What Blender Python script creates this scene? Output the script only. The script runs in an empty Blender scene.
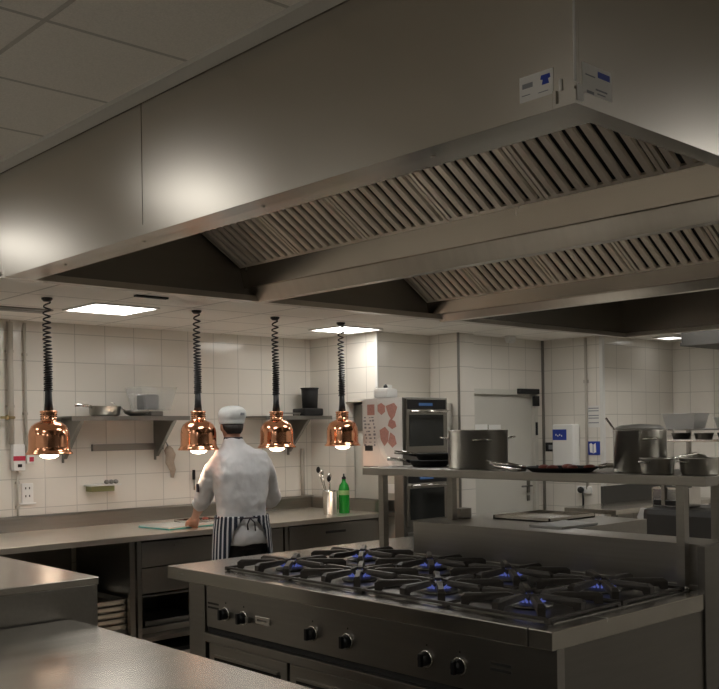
import bpy, bmesh, math, random
from mathutils import Vector, Matrix
random.seed(7)
PI = math.pi
D = bpy.data; S = bpy.context.scene; COL = S.collection

# ------------------------------------------------------------------ camera
EYE = 1.63
roll = math.atan(29/1960); az = math.radians(42.64)
F = Vector((math.sin(az), math.cos(az), 0)); RT = Vector((math.cos(az), -math.sin(az), 0)); UP = Vector((0, 0, 1))
cr, sr = math.cos(roll), math.sin(roll)
cx = RT*cr - UP*sr; cy = RT*sr + UP*cr; cz = -F
cam = D.cameras.new('camera'); camo = D.objects.new('camera', cam); COL.objects.link(camo)
cam.sensor_width = 36; cam.lens = 36*977/719
cam.shift_x = 0.0; cam.shift_y = (429.8-344.5)/719
cam.clip_start = 0.05
camo.matrix_world = Matrix(((cx.x, cy.x, cz.x, 0), (cx.y, cy.y, cz.y, 0), (cx.z, cy.z, cz.z, EYE), (0, 0, 0, 1)))
S.camera = camo
# ------------------------------------------------------------------ world + exposure
w = D.worlds.new('world'); S.world = w; w.use_nodes = True
w.node_tree.nodes['Background'].inputs[0].default_value = (0.9, 0.93, 1, 1)
w.node_tree.nodes['Background'].inputs[1].default_value = 0.05
S.view_settings.view_transform = 'Standard'; S.view_settings.look = 'None'
S.view_settings.exposure = 1.42; S.view_settings.gamma = 1.0
PANEL = 5.0        # low ceiling panels, the seen ones and the added hidden ones
FILL_HI = 5.5     # unseen fill panels added in the high ceiling around the hood
LAMP_W = 4.0       # heat lamps, watts

# ------------------------------------------------------------------ materials
def mat(name, col, rough=.5, metal=0., emit=None, es=0., trans=0., noise=0., nscale=(8, 8, 8), bump=0., spec=.5, ior=1.45, alpha=1., aniso=0., arot=0.):
    m = D.materials.new(name); m.use_nodes = True; nt = m.node_tree; b = nt.nodes['Principled BSDF']
    b.inputs['Base Color'].default_value = (*col, 1); b.inputs['Roughness'].default_value = rough
    b.inputs['Metallic'].default_value = metal; b.inputs['IOR'].default_value = ior
    b.inputs['Specular IOR Level'].default_value = spec
    b.inputs['Transmission Weight'].default_value = trans; b.inputs['Alpha'].default_value = alpha
    if emit: b.inputs['Emission Color'].default_value = (*emit, 1); b.inputs['Emission Strength'].default_value = es
    if noise or bump:
        tc = nt.nodes.new('ShaderNodeTexCoord'); mp = nt.nodes.new('ShaderNodeMapping'); n = nt.nodes.new('ShaderNodeTexNoise')
        mp.inputs['Scale'].default_value = nscale; n.inputs['Scale'].default_value = 1; n.inputs['Detail'].default_value = 4
        nt.links.new(tc.outputs['Object'], mp.inputs[0]); nt.links.new(mp.outputs[0], n.inputs['Vector'])
        if noise:
            r = nt.nodes.new('ShaderNodeMapRange'); r.inputs[3].default_value = 1-noise; r.inputs[4].default_value = 1+noise
            mx = nt.nodes.new('ShaderNodeMix'); mx.data_type = 'RGBA'; mx.blend_type = 'MULTIPLY'; mx.inputs[0].default_value = 1
            mx.inputs[6].default_value = (*col, 1)
            nt.links.new(n.outputs[0], r.inputs[0]); nt.links.new(r.outputs[0], mx.inputs[7]); nt.links.new(mx.outputs[2], b.inputs['Base Color'])
            r2 = nt.nodes.new('ShaderNodeMapRange'); r2.inputs[3].default_value = max(.02, rough-.35*noise); r2.inputs[4].default_value = rough+.35*noise
            nt.links.new(n.outputs[0], r2.inputs[0]); nt.links.new(r2.outputs[0], b.inputs['Roughness'])
        if bump:
            bp = nt.nodes.new('ShaderNodeBump'); bp.inputs['Strength'].default_value = bump; bp.inputs['Distance'].default_value = .01
            nt.links.new(n.outputs[0], bp.inputs['Height']); nt.links.new(bp.outputs[0], b.inputs['Normal'])
    if aniso:
        t = nt.nodes.new('ShaderNodeTangent'); t.direction_type = 'RADIAL'; t.axis = 'Z'
        b.inputs['Anisotropic'].default_value = aniso; b.inputs['Anisotropic Rotation'].default_value = arot; nt.links.new(t.outputs[0], b.inputs['Tangent'])
    return m

def tile_mat(name, axes, tw, th, ox, oy, c1, c2, mortar, ms, rough=.15, bump=.25, fleck=0.):
    """square-bond tiles laid on the plane of the two object axes"""
    m = D.materials.new(name); m.use_nodes = True; nt = m.node_tree; b = nt.nodes['Principled BSDF']
    tc = nt.nodes.new('ShaderNodeTexCoord'); sp = nt.nodes.new('ShaderNodeSeparateXYZ'); cb = nt.nodes.new('ShaderNodeCombineXYZ')
    nt.links.new(tc.outputs['Object'], sp.inputs[0])
    for k, (a, o) in enumerate(zip(axes, (ox, oy))):
        ad = nt.nodes.new('ShaderNodeMath'); ad.operation = 'SUBTRACT'; ad.inputs[1].default_value = o
        nt.links.new(sp.outputs['XYZ'.index(a)], ad.inputs[0]); nt.links.new(ad.outputs[0], cb.inputs[k])
    br = nt.nodes.new('ShaderNodeTexBrick'); br.offset = 0; br.squash = 1
    br.inputs['Scale'].default_value = 1; br.inputs['Brick Width'].default_value = tw; br.inputs['Row Height'].default_value = th
    br.inputs['Mortar Size'].default_value = ms; br.inputs['Mortar Smooth'].default_value = .2
    br.inputs['Color1'].default_value = (*c1, 1); br.inputs['Color2'].default_value = (*c2, 1); br.inputs['Mortar'].default_value = (*mortar, 1)
    nt.links.new(cb.outputs[0], br.inputs['Vector'])
    out = br.outputs['Color']
    if fleck:
        n = nt.nodes.new('ShaderNodeTexNoise'); n.inputs['Scale'].default_value = 160; nt.links.new(tc.outputs['Object'], n.inputs['Vector'])
        r = nt.nodes.new('ShaderNodeMapRange'); r.inputs[1].default_value = .3; r.inputs[2].default_value = .7; r.inputs[3].default_value = 1-fleck; r.inputs[4].default_value = 1+fleck
        mx = nt.nodes.new('ShaderNodeMix'); mx.data_type = 'RGBA'; mx.blend_type = 'MULTIPLY'; mx.inputs[0].default_value = 1
        nt.links.new(n.outputs[0], r.inputs[0]); nt.links.new(out, mx.inputs[6]); nt.links.new(r.outputs[0], mx.inputs[7]); out = mx.outputs[2]
    nt.links.new(out, b.inputs['Base Color'])
    b.inputs['Roughness'].default_value = rough
    bp = nt.nodes.new('ShaderNodeBump'); bp.invert = True; bp.inputs['Strength'].default_value = bump; bp.inputs['Distance'].default_value = .003
    nt.links.new(br.outputs['Fac'], bp.inputs['Height']); nt.links.new(bp.outputs[0], b.inputs['Normal'])
    return m

TC1 = (.76, .72, .65); TC2 = (.79, .75, .68); GR = (.55, .52, .47)
M = {}
M['tile_x'] = tile_mat('wall_tiles_x', 'XZ', .262, .225, 3.583, 2.193, TC1, TC2, GR, .0035)
M['tile_y'] = tile_mat('wall_tiles_y', 'YZ', .262, .225, 7.2, 2.193, TC1, TC2, GR, .0035)
M['ceil'] = tile_mat('ceiling_tiles', 'XY', .6, .575, 1.375, 2.935, (.90, .87, .81), (.91, .88, .82), (.58, .56, .52), .010, rough=.9, bump=.4, fleck=.06)
M['floor'] = tile_mat('floor_tiles', 'XY', .3, .3, 0, 0, (.24, .22, .19), (.26, .24, .205), (.10, .09, .085), .004, rough=.45)
M['grey_wall'] = mat('grey_painted_wall', (.20, .19, .17), .6)
M['plaster'] = mat('painted_plaster', (.60, .58, .52), .6, noise=.04, nscale=(3, 3, 3))
M['steel'] = mat('brushed_steel', (.34, .325, .295), .33, 1, noise=.10, nscale=(3, 3, 90))
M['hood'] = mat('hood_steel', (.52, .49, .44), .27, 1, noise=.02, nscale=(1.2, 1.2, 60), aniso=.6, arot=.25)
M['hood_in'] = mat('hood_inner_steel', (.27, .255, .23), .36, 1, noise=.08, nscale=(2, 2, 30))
M['beam'] = mat('beam_steel', (.60, .56, .50), .33, 1, noise=.1, nscale=(4, 20, 4))
M['trough'] = mat('trough_steel', (.52, .47, .41), .26, 1, noise=.1, nscale=(4, 12, 4))
M['filter'] = mat('filter_aluminium', (.88, .80, .69), .45, .65, noise=.06, nscale=(20, 20, 20))
M['slot'] = mat('filter_slot_dark', (.01, .01, .01), .8)
M['enamel'] = mat('dark_enamel', (.05, .048, .044), .5)
M['top_lit'] = mat('back_worktop_steel_lit', (.80, .76, .70), .34, 1, noise=.08, nscale=(2, 14, 2))  # worktop steel made lighter; bright reflections and lamp glow mixed into its base colour
M['top'] = mat('worktop_steel', (.58, .55, .50), .24, 1, noise=.14, nscale=(2, 14, 2))
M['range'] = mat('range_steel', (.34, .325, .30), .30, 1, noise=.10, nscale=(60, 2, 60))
M['range_shaded'] = mat('range_steel_shaded', (.20, .19, .175), .34, 1, noise=.1, nscale=(3, 3, 50))  # darker copy of the range steel; shade under the hood put into the colour
M['hob'] = mat('hob_steel', (.45, .43, .39), .25, 1, noise=.14, nscale=(14, 2, 14))
M['steel_d'] = mat('dull_steel', (.27, .26, .24), .42, 1, noise=.1, nscale=(5, 5, 5))
M['chrome'] = mat('polished_steel', (.78, .76, .72), .12, 1)
M['pot'] = mat('pot_steel', (.80, .78, .73), .32, 1, noise=.08, nscale=(2, 2, 2), aniso=.4)
M['iron'] = mat('cast_iron', (.06, .053, .046), .42, .2, noise=.25, nscale=(40, 40, 40), bump=.25)
M['black'] = mat('black_plastic', (.012, .012, .013), .32)
M['blackm'] = mat('matt_black', (.02, .02, .02), .7)
M['void'] = mat('dark_cavity', (.03, .028, .026), .8)
M['copper'] = mat('polished_copper', (.93, .46, .27), .13, 1, noise=.04, nscale=(6, 6, 6))
M['white'] = mat('white_plastic', (.84, .83, .80), .35)
M['whitem'] = mat('white_enamel', (.70, .69, .66), .4, noise=.03)
M['paper'] = mat('white_paper', (.74, .73, .70), .7)
M['blue'] = mat('blue_print', (.02, .05, .35), .4)
M['greyp'] = mat('grey_print', (.25, .26, .28), .6)
M['red'] = mat('red_print', (.55, .04, .08), .5)
M['meatp'] = mat('faded_red_print', (.50, .26, .22), .6, noise=.3, nscale=(60, 60, 60))
M['oglass'] = mat('oven_glass', (.03, .032, .03), .08, 0, noise=.2)
M['glass'] = mat('clear_plastic', (.85, .88, .86), .12, trans=.75, alpha=.32)
M['green'] = mat('green_bottle_plastic', (.02, .42, .05), .15, trans=.2)
M['cloth'] = mat('chef_white_cotton', (.69, .69, .70), .85, bump=.8, nscale=(9, 9, 5), noise=.05)
M['cap'] = mat('cap_cotton', (.72, .745, .74), .85, noise=.06, nscale=(30, 30, 30), bump=.3)
M['skin'] = mat('skin', (.55, .30, .21), .5, noise=.08, nscale=(20, 20, 20))
M['hair'] = mat('dark_hair', (.018, .013, .010), .6, noise=.4, nscale=(80, 80, 20), bump=.5)
M['navy'] = mat('dark_collar', (.03, .025, .035), .8)
M['trouser'] = mat('black_trouser', (.012, .012, .014), .85)
M['board'] = mat('cutting_board', (.60, .62, .58), .5)
M['teal'] = mat('teal_edge', (.03, .33, .30), .4)
M['meat'] = mat('raw_meat', (.35, .09, .06), .4, noise=.4, nscale=(40, 40, 40), bump=.6)
M['wood'] = mat('plain_wood', (.35, .26, .15), .6, noise=.2, nscale=(4, 40, 40))
M['bulb'] = mat('lit_bulb', (1, .9, .8), .3, emit=(1, .80, .60), es=4)
M['flame'] = mat('gas_flame', (.05, .08, .4), .5, emit=(.16, .20, .62), es=.15)
M['panel'] = mat('lit_diffuser', (.9, .9, .9), .5, emit=(1, .97, .92), es=PANEL)
M['panel_face'] = mat('lit_diffuser_soft', (.9, .9, .9), .5, emit=(1, .97, .92), es=2.2)
M['panel_dim'] = mat('lit_diffuser_dim', (.9, .9, .9), .5, emit=(1, .97, .92), es=1.0)
M['fill_panel_hi'] = mat('fill_diffuser_high', (.9, .9, .9), .5, emit=(1, .97, .92), es=FILL_HI)
M['rag'] = mat('used_cloth', (.42, .34, .27), .9, noise=.3, nscale=(25, 25, 25), bump=.5)
M['copperpipe'] = mat('dull_pipe', (.50, .46, .40), .45, noise=.05)
# striped apron
def stripes():
    m = D.materials.new('striped_apron'); m.use_nodes = True; nt = m.node_tree; b = nt.nodes['Principled BSDF']; b.inputs['Roughness'].default_value = .85
    uv = nt.nodes.new('ShaderNodeUVMap'); uv.uv_map = 'wrap'; sp = nt.nodes.new('ShaderNodeSeparateXYZ'); nt.links.new(uv.outputs[0], sp.inputs[0])
    a = nt.nodes.new('ShaderNodeMath'); a.operation = 'MULTIPLY'; a.inputs[1].default_value = 1/.044
    f = nt.nodes.new('ShaderNodeMath'); f.operation = 'FRACT'; g = nt.nodes.new('ShaderNodeMath'); g.operation = 'GREATER_THAN'; g.inputs[1].default_value = .64
    nt.links.new(sp.outputs[0], a.inputs[0]); nt.links.new(a.outputs[0], f.inputs[0]); nt.links.new(f.outputs[0], g.inputs[0])
    mx = nt.nodes.new('ShaderNodeMix'); mx.data_type = 'RGBA'; mx.inputs[6].default_value = (.012, .018, .035, 1); mx.inputs[7].default_value = (.55, .56, .58, 1)
    nt.links.new(g.outputs[0], mx.inputs[0]); nt.links.new(mx.outputs[2], b.inputs['Base Color']); return m
M['apron'] = stripes()

# ------------------------------------------------------------------ mesh helpers
class B:
    def __init__(s, off=(0, 0, 0)): s.bm = bmesh.new(); s.off = Vector(off); s.uv = None
    def _add(s, verts, faces, smooth=False):
        vs = [s.bm.verts.new(Vector(v)-s.off) for v in verts]; fs = []
        for f in faces:
            try:
                q = s.bm.faces.new([vs[i] for i in f]); q.smooth = smooth; fs.append(q)
            except ValueError: pass
        return vs, fs
    def box(s, x0, x1, y0, y1, z0, z1, bev=0., rot=None, piv=None):
        P = [(x, y, z) for z in (z0, z1) for y in (y0, y1) for x in (x0, x1)]
        if rot is not None:
            c = Vector(piv if piv else ((x0+x1)/2, (y0+y1)/2, (z0+z1)/2)); P = [c+rot@(Vector(p)-c) for p in P]
        vs, fs = s._add(P, [(0, 2, 3, 1), (4, 5, 7, 6), (0, 1, 5, 4), (2, 6, 7, 3), (0, 4, 6, 2), (1, 3, 7, 5)])
        if bev > 0:
            es = list({e for f in fs for e in f.edges})
            r = bmesh.ops.bevel(s.bm, geom=es, offset=bev, segments=2, affect='EDGES', profile=.6)
        return s
    def prism(s, poly, axis, lo, hi):
        """poly: 2-D points in the two remaining axes (in xyz order)"""
        def p3(p, t):
            return {'x': (t, p[0], p[1]), 'y': (p[0], t, p[1]), 'z': (p[0], p[1], t)}[axis]
        n = len(poly); V = [p3(p, lo) for p in poly]+[p3(p, hi) for p in poly]
        s._add(V, [tuple(range(n))[::-1], tuple(range(n, 2*n))]+[(i, (i+1) % n, n+(i+1) % n, n+i) for i in range(n)]); return s
    def tube(s, pts, r, n=8, cap=True, smooth=True):
        pts = [Vector(p) for p in pts]; rs = r if isinstance(r, (list, tuple)) else [r]*len(pts)
        V = []; Fc = []; up = None
        for i, p in enumerate(pts):
            t = (pts[min(i+1, len(pts)-1)]-pts[max(i-1, 0)])
            t = t.normalized() if t.length > 1e-9 else Vector((0, 0, 1))
            if up is None: up = Vector((0, 0, 1)) if abs(t.z) < .9 else Vector((0, 1, 0))
            u = t.cross(up); 
            if u.length < 1e-6: u = t.cross(Vector((1, 0, 0)))
            u.normalize(); v = u.cross(t); up = v
            ra, rb = rs[i] if isinstance(rs[i], (tuple, list)) else (rs[i], rs[i])
            for k in range(n):
                a = 2*PI*k/n; V.append(p+u*math.cos(a)*ra+v*math.sin(a)*rb)
        for i in range(len(pts)-1):
            for k in range(n): Fc.append((i*n+k, i*n+(k+1) % n, (i+1)*n+(k+1) % n, (i+1)*n+k))
        if cap: Fc += [tuple(range(n))[::-1], tuple(range((len(pts)-1)*n, len(pts)*n))]
        s._add(V, Fc, smooth); return s
    def lathe(s, prof, c=(0, 0, 0), n=32, sx=1, sy=1, axis='z', smooth=True):
        """prof: (radius, height) list, closed to the axis where r==0"""
        V = []; Fc = []; c = Vector(c)
        for r, h in prof:
            for k in range(n):
                a = 2*PI*k/n; x, y = r*math.cos(a)*sx, r*math.sin(a)*sy
                V.append(c+Vector({'z': (x, y, h), 'x': (h, x, y), 'y': (x, h, y)}[axis]))
        for i in range(len(prof)-1):
            for k in range(n): Fc.append((i*n+k, i*n+(k+1) % n, (i+1)*n+(k+1) % n, (i+1)*n+k))
        if prof[0][0] > 1e-4 and prof[0] != prof[-1]: pass
        vs, fs = s._add(V, Fc, smooth)
        bmesh.ops.remove_doubles(s.bm, verts=vs, dist=1e-5); return s
    def loft(s, secs, n=28, p=2.3, cap=True):
        """secs: (x,y,z, rx, ry[, squash-front]) horizontal super-elliptic sections"""
        V = []; Fc = []
        for (x, y, z, rx, ry) in secs:
            for k in range(n):
                a = 2*PI*k/n; ca, sa = math.cos(a), math.sin(a)
                V.append((x+rx*math.copysign(abs(ca)**(2/p), ca), y+ry*math.copysign(abs(sa)**(2/p), sa), z))
        for i in range(len(secs)-1):
            for k in range(n): Fc.append((i*n+k, i*n+(k+1) % n, (i+1)*n+(k+1) % n, (i+1)*n+k))
        if cap: Fc += [tuple(range(n))[::-1], tuple(range((len(secs)-1)*n, len(secs)*n))]
        s._add(V, Fc, True); return s
    def ell(s, c, r, n=14, rot=None):
        V = []; c = Vector(c); m = n
        for i in range(1, n):
            t = PI*i/n
            for k in range(m):
                a = 2*PI*k/m; v = Vector((r[0]*math.sin(t)*math.cos(a), r[1]*math.sin(t)*math.sin(a), r[2]*math.cos(t)))
                V.append(c+(rot@v if rot else v))
        tv = Vector((0, 0, r[2])); b0 = len(V); V += [c+(rot@tv if rot else tv), c-(rot@tv if rot else tv)]; Fc = []
        for i in range(n-2):
            for k in range(m): Fc.append((i*m+k, (i+1)*m+k, (i+1)*m+(k+1) % m, i*m+(k+1) % m))
        for k in range(m): Fc.append((b0, k, (k+1) % m)); Fc.append((b0+1, (n-2)*m+(k+1) % m, (n-2)*m+k))
        s._add(V, Fc, True); return s
    def make(s, name, m, parent=None, loc=None, label=None):
        bmesh.ops.recalc_face_normals(s.bm, faces=s.bm.faces)
        me = D.meshes.new(name); s.bm.to_mesh(me); s.bm.free()
        for q in (m if isinstance(m, list) else [m]): me.materials.append(M[q] if isinstance(q, str) else q)
        o = D.objects.new(name, me); COL.objects.link(o)
        if parent is not None: o.parent = parent
        if loc is not None: o.location = loc
        if label: o['label'] = label
        return o

def tag(o, label, cat, group=None, kind=None):
    o['label'] = label; o['category'] = cat
    if group: o['group'] = group
    if kind: o['kind'] = kind
    return o
def thing(name, label, cat, loc=(0, 0, 0), rz=0, group=None):
    o = D.objects.new(name, None); COL.objects.link(o); o.location = loc; o.rotation_euler = (0, 0, rz)
    o.empty_display_size = .05
    return tag(o, label, cat, group)
def struct(o): o['kind'] = 'structure'; return o
def kids(o): return [c for c in D.objects if c.parent == o]
def dup(o, parent=None, loc=None, label=None, rz=None, scale=None):
    c = o.copy(); COL.objects.link(c)
    if parent is not None: c.parent = parent
    if loc is not None: c.location = loc
    if rz is not None: c.rotation_euler = (0, 0, rz)
    if scale is not None: c.scale = scale
    if label: c['label'] = label
    for k in kids(o): dup(k, c)
    return c
def smooth_by_angle(o, ang=40):
    for p in o.data.polygons: p.use_smooth = True
    m = o.modifiers.new('es', 'EDGE_SPLIT'); m.split_angle = math.radians(ang)

# ================================================================== ROOM
WX, WB, HC, LC = 6.0, 7.2, 2.94, 2.5
X0, Y0, XR = -2.6, -2.6, 9.35
struct(B().box(X0-.1, XR+.1, Y0-.1, WB+.1, -.1, 0).make('floor', 'floor'))
struct(B().box(X0, XR, Y0, 4.84, HC, HC+.08).box(X0, 1.99, 4.84, WB, HC, HC+.08).make('ceiling', 'ceil'))
struct(B().box(1.99, XR, 4.84, WB, LC, LC+.08).make('ceiling', 'ceil'))
struct(B().box(1.99, XR, 4.80, 4.84, LC, HC).box(1.97, 2.0, 4.84, WB, LC, HC).make('wall_soffit', 'plaster'))
struct(B().box(X0, WX+.1, WB, WB+.1, 0, HC).make('wall_back', 'tile_x'))
struct(B().box(WX, WX+.1, 6.70, WB, 0, LC).make('wall_alcove', 'tile_y'))
struct(B().box(6.68, 6.78, 5.92, 6.86, 0, LC).make('wall_recess', 'tile_y'))
struct(B().box(WX+.1, 6.7, 6.86, 6.96, 0, LC).make('wall_niche', 'tile_x'))
DX0, DX1, DZ = 6.90, 7.95, 2.0
struct(B().box(6.78, DX0, 5.92, 6.1, 0, LC).box(DX1, 8.1, 6.0, 6.1, 0, LC).box(DX0, DX1, 6.0, 6.1, DZ, LC).make('wall_door', 'tile_x'))
struct(B().box(8.05, 8.15, 5.30, 6.0, 0, HC).make('wall_pier', 'tile_y'))
struct(B().box(8.15, XR, 5.30, 5.40, 0, HC).make('wall_far', 'tile_x'))
struct(B().box(XR, XR+.1, Y0, 5.4, 0, HC).make('wall_right', 'tile_y'))
struct(B().box(X0-.1, X0, Y0, WB, 0, HC).make('wall_left', 'tile_y'))
struct(B().box(X0, XR, Y0-.1, Y0, 0, HC).make('wall_front', 'grey_wall'))
struct(B().box(6.668, 6.682, 5.90, 5.92, 0, LC).make('trim_1', 'steel_d'))
struct(B().box(8.03, 8.05, 5.98, 6.0, 0, LC).make('trim_2', 'steel_d'))
struct(B().box(8.038, 8.05, 5.288, 5.325, 0, LC).box(8.05, 8.075, 5.288, 5.30, 0, LC).make('trim_3', 'whitem'))
struct(B().box(1.90, 1.975, 1.0, WB, HC-.018, HC).make('trim_4', 'whitem'))
# box-in below the ceiling in the alcove corner, half-height block below it
struct(B().box(6.0, 6.68, 6.27, 6.70, 1.885, LC, .004).make('trim_5', 'tile_y'))
struct(B().box(5.985, 6.0, 6.255, 6.285, 1.885, LC).make('trim_6', 'whitem'))
struct(B().box(6.12, 6.66, 5.99, 6.85, 0, 1.86).make('wall_half', 'plaster'))
struct(B().box(6.10, 6.12, 6.40, 6.69, 1.62, 1.86).make('trim_7', 'steel_d'))
# door
dr = struct(B().box(DX0+.05, DX1-.05, 6.03, 6.07, .01, DZ-.05, .003).make('door_1', 'plaster'))
dfm = B().box(DX0, DX0+.05, 5.99, 6.09, 0, DZ).box(DX1-.05, DX1, 5.99, 6.09, 0, DZ).box(DX0, DX1, 5.99, 6.09, DZ-.05, DZ).make('door_frame', 'plaster', dr)
B().box(7.80, 7.84, 6.015, 6.03, .98, 1.14, .004).tube([(7.82, 6.02, 1.05), (7.82, 5.975, 1.05), (7.66, 5.975, 1.05)], .009).box(7.80, 7.84, 6.015, 6.03, .90, .955, .004).make('door_handle', 'steel_d', dr)
B().box(7.62, 7.93, 5.95, 5.99, DZ-.04, DZ+.01, .004).box(7.86, 7.94, 5.96, 5.99, DZ-.16, DZ-.06, .004).make('door_closer', 'blackm', dr)
B().box(7.905, 7.93, 5.975, 5.99, 1.55, 1.68, .004).box(7.905, 7.93, 5.975, 5.99, 1.20, 1.25, .004).make('hinge', 'black', dr)
B().box(7.22, 7.40, 6.02, 6.03, 1.555, 1.66).box(7.02, 7.20, 6.02, 6.03, 1.56, 1.665).make('notice', 'white', dr)

# ceiling light panels
def light_panel(x0, x1, y0, y1, z, hi, label, pm=None):
    t = thing('ceiling_light', label, 'ceiling light', ((x0+x1)/2, (y0+y1)/2, z-.012))
    o = ((x0+x1)/2, (y0+y1)/2, z-.012)
    B(o).box(x0, x1, y0, y1, z-.008, z-.002).make('diffuser', pm or ('fill_panel_hi' if hi else 'panel'), t)
    e = .018
    B(o).box(x0-e, x0, y0-e, y1+e, z-.012, z-.001).box(x1, x1+e, y0-e, y1+e, z-.012, z-.001).box(x0, x1, y0-e, y0, z-.012, z-.001).box(x0, x1, y1, y1+e, z-.012, z-.001).make('frame', 'whitem', t)
light_panel(3.11, 3.57, 5.94, 6.38, LC, False, 'square lit ceiling panel over the first hanging copper lamps')
light_panel(5.40, 5.84, 6.06, 6.46, LC, False, 'square lit ceiling panel in front of the tiled alcove corner')
light_panel(.64, 1.16, 4.28, 4.80, HC, True, 'lit panel in the high ceiling beside the hood face', 'panel_face')
light_panel(.78, 1.32, 6.20, 6.76, HC, True, 'lit panel in the high ceiling near the back wall', 'panel_face')
for (x, y, w_) in ((-.9, .6, 'behind the foreground counter'), (-1.7, 3.0, 'by the left wall'), (-1.7, 5.6, 'in the far left corner'), (4.9, -.4, 'in front of the hood side'), (4.2, -1.4, 'nearest the front wall'), (6.2, .35, 'right of the hood side'), (8.3, .6, 'in the near right corner'), (7.66, 4.15, 'near the far right wall'), (6.2, -1.6, 'in the front right part')):
    light_panel(x, x+.55, y, y+.55, HC, True, 'added unseen fill panel in the high ceiling ' + w_)  # no lamps known here; panels added out of view as ambient fill
for (x, w_) in ((3.35, 'nearest the copper lamps'), (5.0, 'above the range end'), (6.7, 'in front of the door')):
    light_panel(x, x+.58, 4.88, 5.17, LC, False, 'added half width fill panel hidden behind the hood rim, ' + w_)  # added to light the back wall, cook and door from out of sight
light_panel(8.7, 8.95, 4.92, 5.12, LC, False, 'small lit panel in the low ceiling beyond the hood, far right', 'panel_dim')
t = B((2.85, 6.52, LC)).box(2.62, 3.05, 6.44, 6.62, LC-.012, LC-.001).box(2.66, 3.01, 6.50, 6.56, LC-.016, LC-.006).make('ceiling_vent', ['steel_d'], loc=(2.85, 6.52, LC))
tag(t, 'slim slotted ceiling vent at the left end of the back wall', 'ceiling vent')
t = B((3.25, 5.46, LC)).box(3.13, 3.36, 5.44, 5.48, LC-.012, LC-.001).make('ceiling_vent', 'blackm', loc=(3.25, 5.46, LC))
tag(t, 'short dark ceiling slot just behind the hood edge', 'ceiling vent')
t = B((7.4, 5.9, LC)).box(7.3, 7.4, 5.82, 5.88, LC-.05, LC, .01).box(7.31, 7.39, 5.83, 5.87, LC-.065, LC-.05).make('smoke_detector', 'whitem', loc=(7.4, 5.9, LC))
tag(t, 'small white ceiling detector above the door', 'detector')

# ================================================================== HOOD
HX0, HX1, HY0, HY1, HZ = 1.98, 7.56, 1.37, 4.76, 2.41
HO = (HX0, HY0, HZ)
hood = thing('extraction_hood', 'large stainless steel canopy extraction hood hanging over the cooking range', 'extractor hood', HO)
B(HO).box(HX0, HX0+.02, HY0, 3.385, HZ, HC-.002).make('front_panel', 'hood', hood)
B(HO).box(HX0, HX0+.02, 3.391, HY1, HZ, HC-.002).box(HX0+.003, HX0+.02, 3.385, 3.391, HZ, HC-.002).make('front_panel', 'hood', hood)
B(HO).box(HX0+.0205, HX1, HY0, HY0+.02, HZ, HC-.002).make('side_panel', 'hood', hood)
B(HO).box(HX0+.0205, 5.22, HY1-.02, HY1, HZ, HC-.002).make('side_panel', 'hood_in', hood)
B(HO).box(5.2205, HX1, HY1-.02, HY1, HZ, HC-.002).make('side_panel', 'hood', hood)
B(HO).box(HX1-.02, HX1, HY0+.02, HY1-.02, HZ, HC-.002).make('rear_panel', 'hood', hood)
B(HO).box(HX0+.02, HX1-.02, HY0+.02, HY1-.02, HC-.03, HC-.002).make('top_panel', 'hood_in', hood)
B(HO).prism([(HX0-.006, HZ+.035), (HX0-.006, HZ-.004), (HX0+.15, HZ-.004), (HX0+.15, HZ+.05), (HX0+.14, HZ+.05), (HX0+.14, HZ+.006), (HX0+.0, HZ+.006), (HX0, HZ+.035)], 'y', HY0+.0605, HY1-.0605).make('gutter_lip', 'hood', hood)
B(HO).prism([(HY0-.006, HZ+.03), (HY0-.006, HZ-.004), (HY0+.06, HZ-.004), (HY0+.06, HZ+.04), (HY0+.05, HZ+.04), (HY0+.05, HZ+.006), (HY0, HZ+.006), (HY0, HZ+.03)], 'x', HX0-.006, HX1-.06).make('gutter_lip', 'hood', hood)
B(HO).prism([(HY1+.006, HZ+.03), (HY1+.006, HZ-.004), (HY1-.06, HZ-.004), (HY1-.06, HZ+.03), (HY1-.05, HZ+.03), (HY1-.05, HZ+.006), (HY1, HZ+.006), (HY1, HZ+.03)], 'x', HX0-.006, HX1-.06).make('gutter_lip', 'beam', hood)
B(HO).box(HX1-.06, HX1+.006, HY0, HY1, HZ-.004, HZ+.03).make('gutter_lip', 'beam', hood)
B(HO).box(HX0-.003, HX0+.004, HY0-.003, HY0-.0003, HZ+.05, HC-.004).make('corner_seam_highlight', 'whitem', hood)  # white seam strip; the corner edge's highlight is put into its colour
B(HO).box(HX0+.001, HX0+.026, HY0-.009, HY0-.0065, HZ+.004, HZ+.045, .001).make('corner_bracket', 'whitem', hood)
B(HO).box(HX0-.004, HX0-.0005, HY0+.034, HY0+.042, HZ+.037, HZ+.066, .001).make('corner_clip', 'whitem', hood)
def beam(x0, z0, z1):
    B(HO).prism([(x0+.045, z0), (x0+.10, z0), (x0+.10, z0+.04), (x0+.09, z0+.04), (x0+.09, z0+.01), (x0+.052, z0+.01), (x0+.008, z1), (x0, z1)], 'y', HY0+.021, HY1-.021).make('cross_beam', 'beam', hood)
beam(3.478, HZ-.006, HZ+.085); beam(5.118, HZ-.018, HZ+.045)
def trough(x, z, d, xe):
    B(HO).prism([(x, z), (x+.03, z-d), (xe, z-d), (xe, z-d+.07), (xe-.006, z-d+.07), (xe-.006, z-d+.008), (x+.038, z-d+.008), (x+.010, z)], 'y', HY0+.021, HY1-.021).make('grease_trough', 'trough', hood)
trough(3.415, 2.60, .118, 3.475); trough(5.02, 2.52, .085, 5.115)
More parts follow.
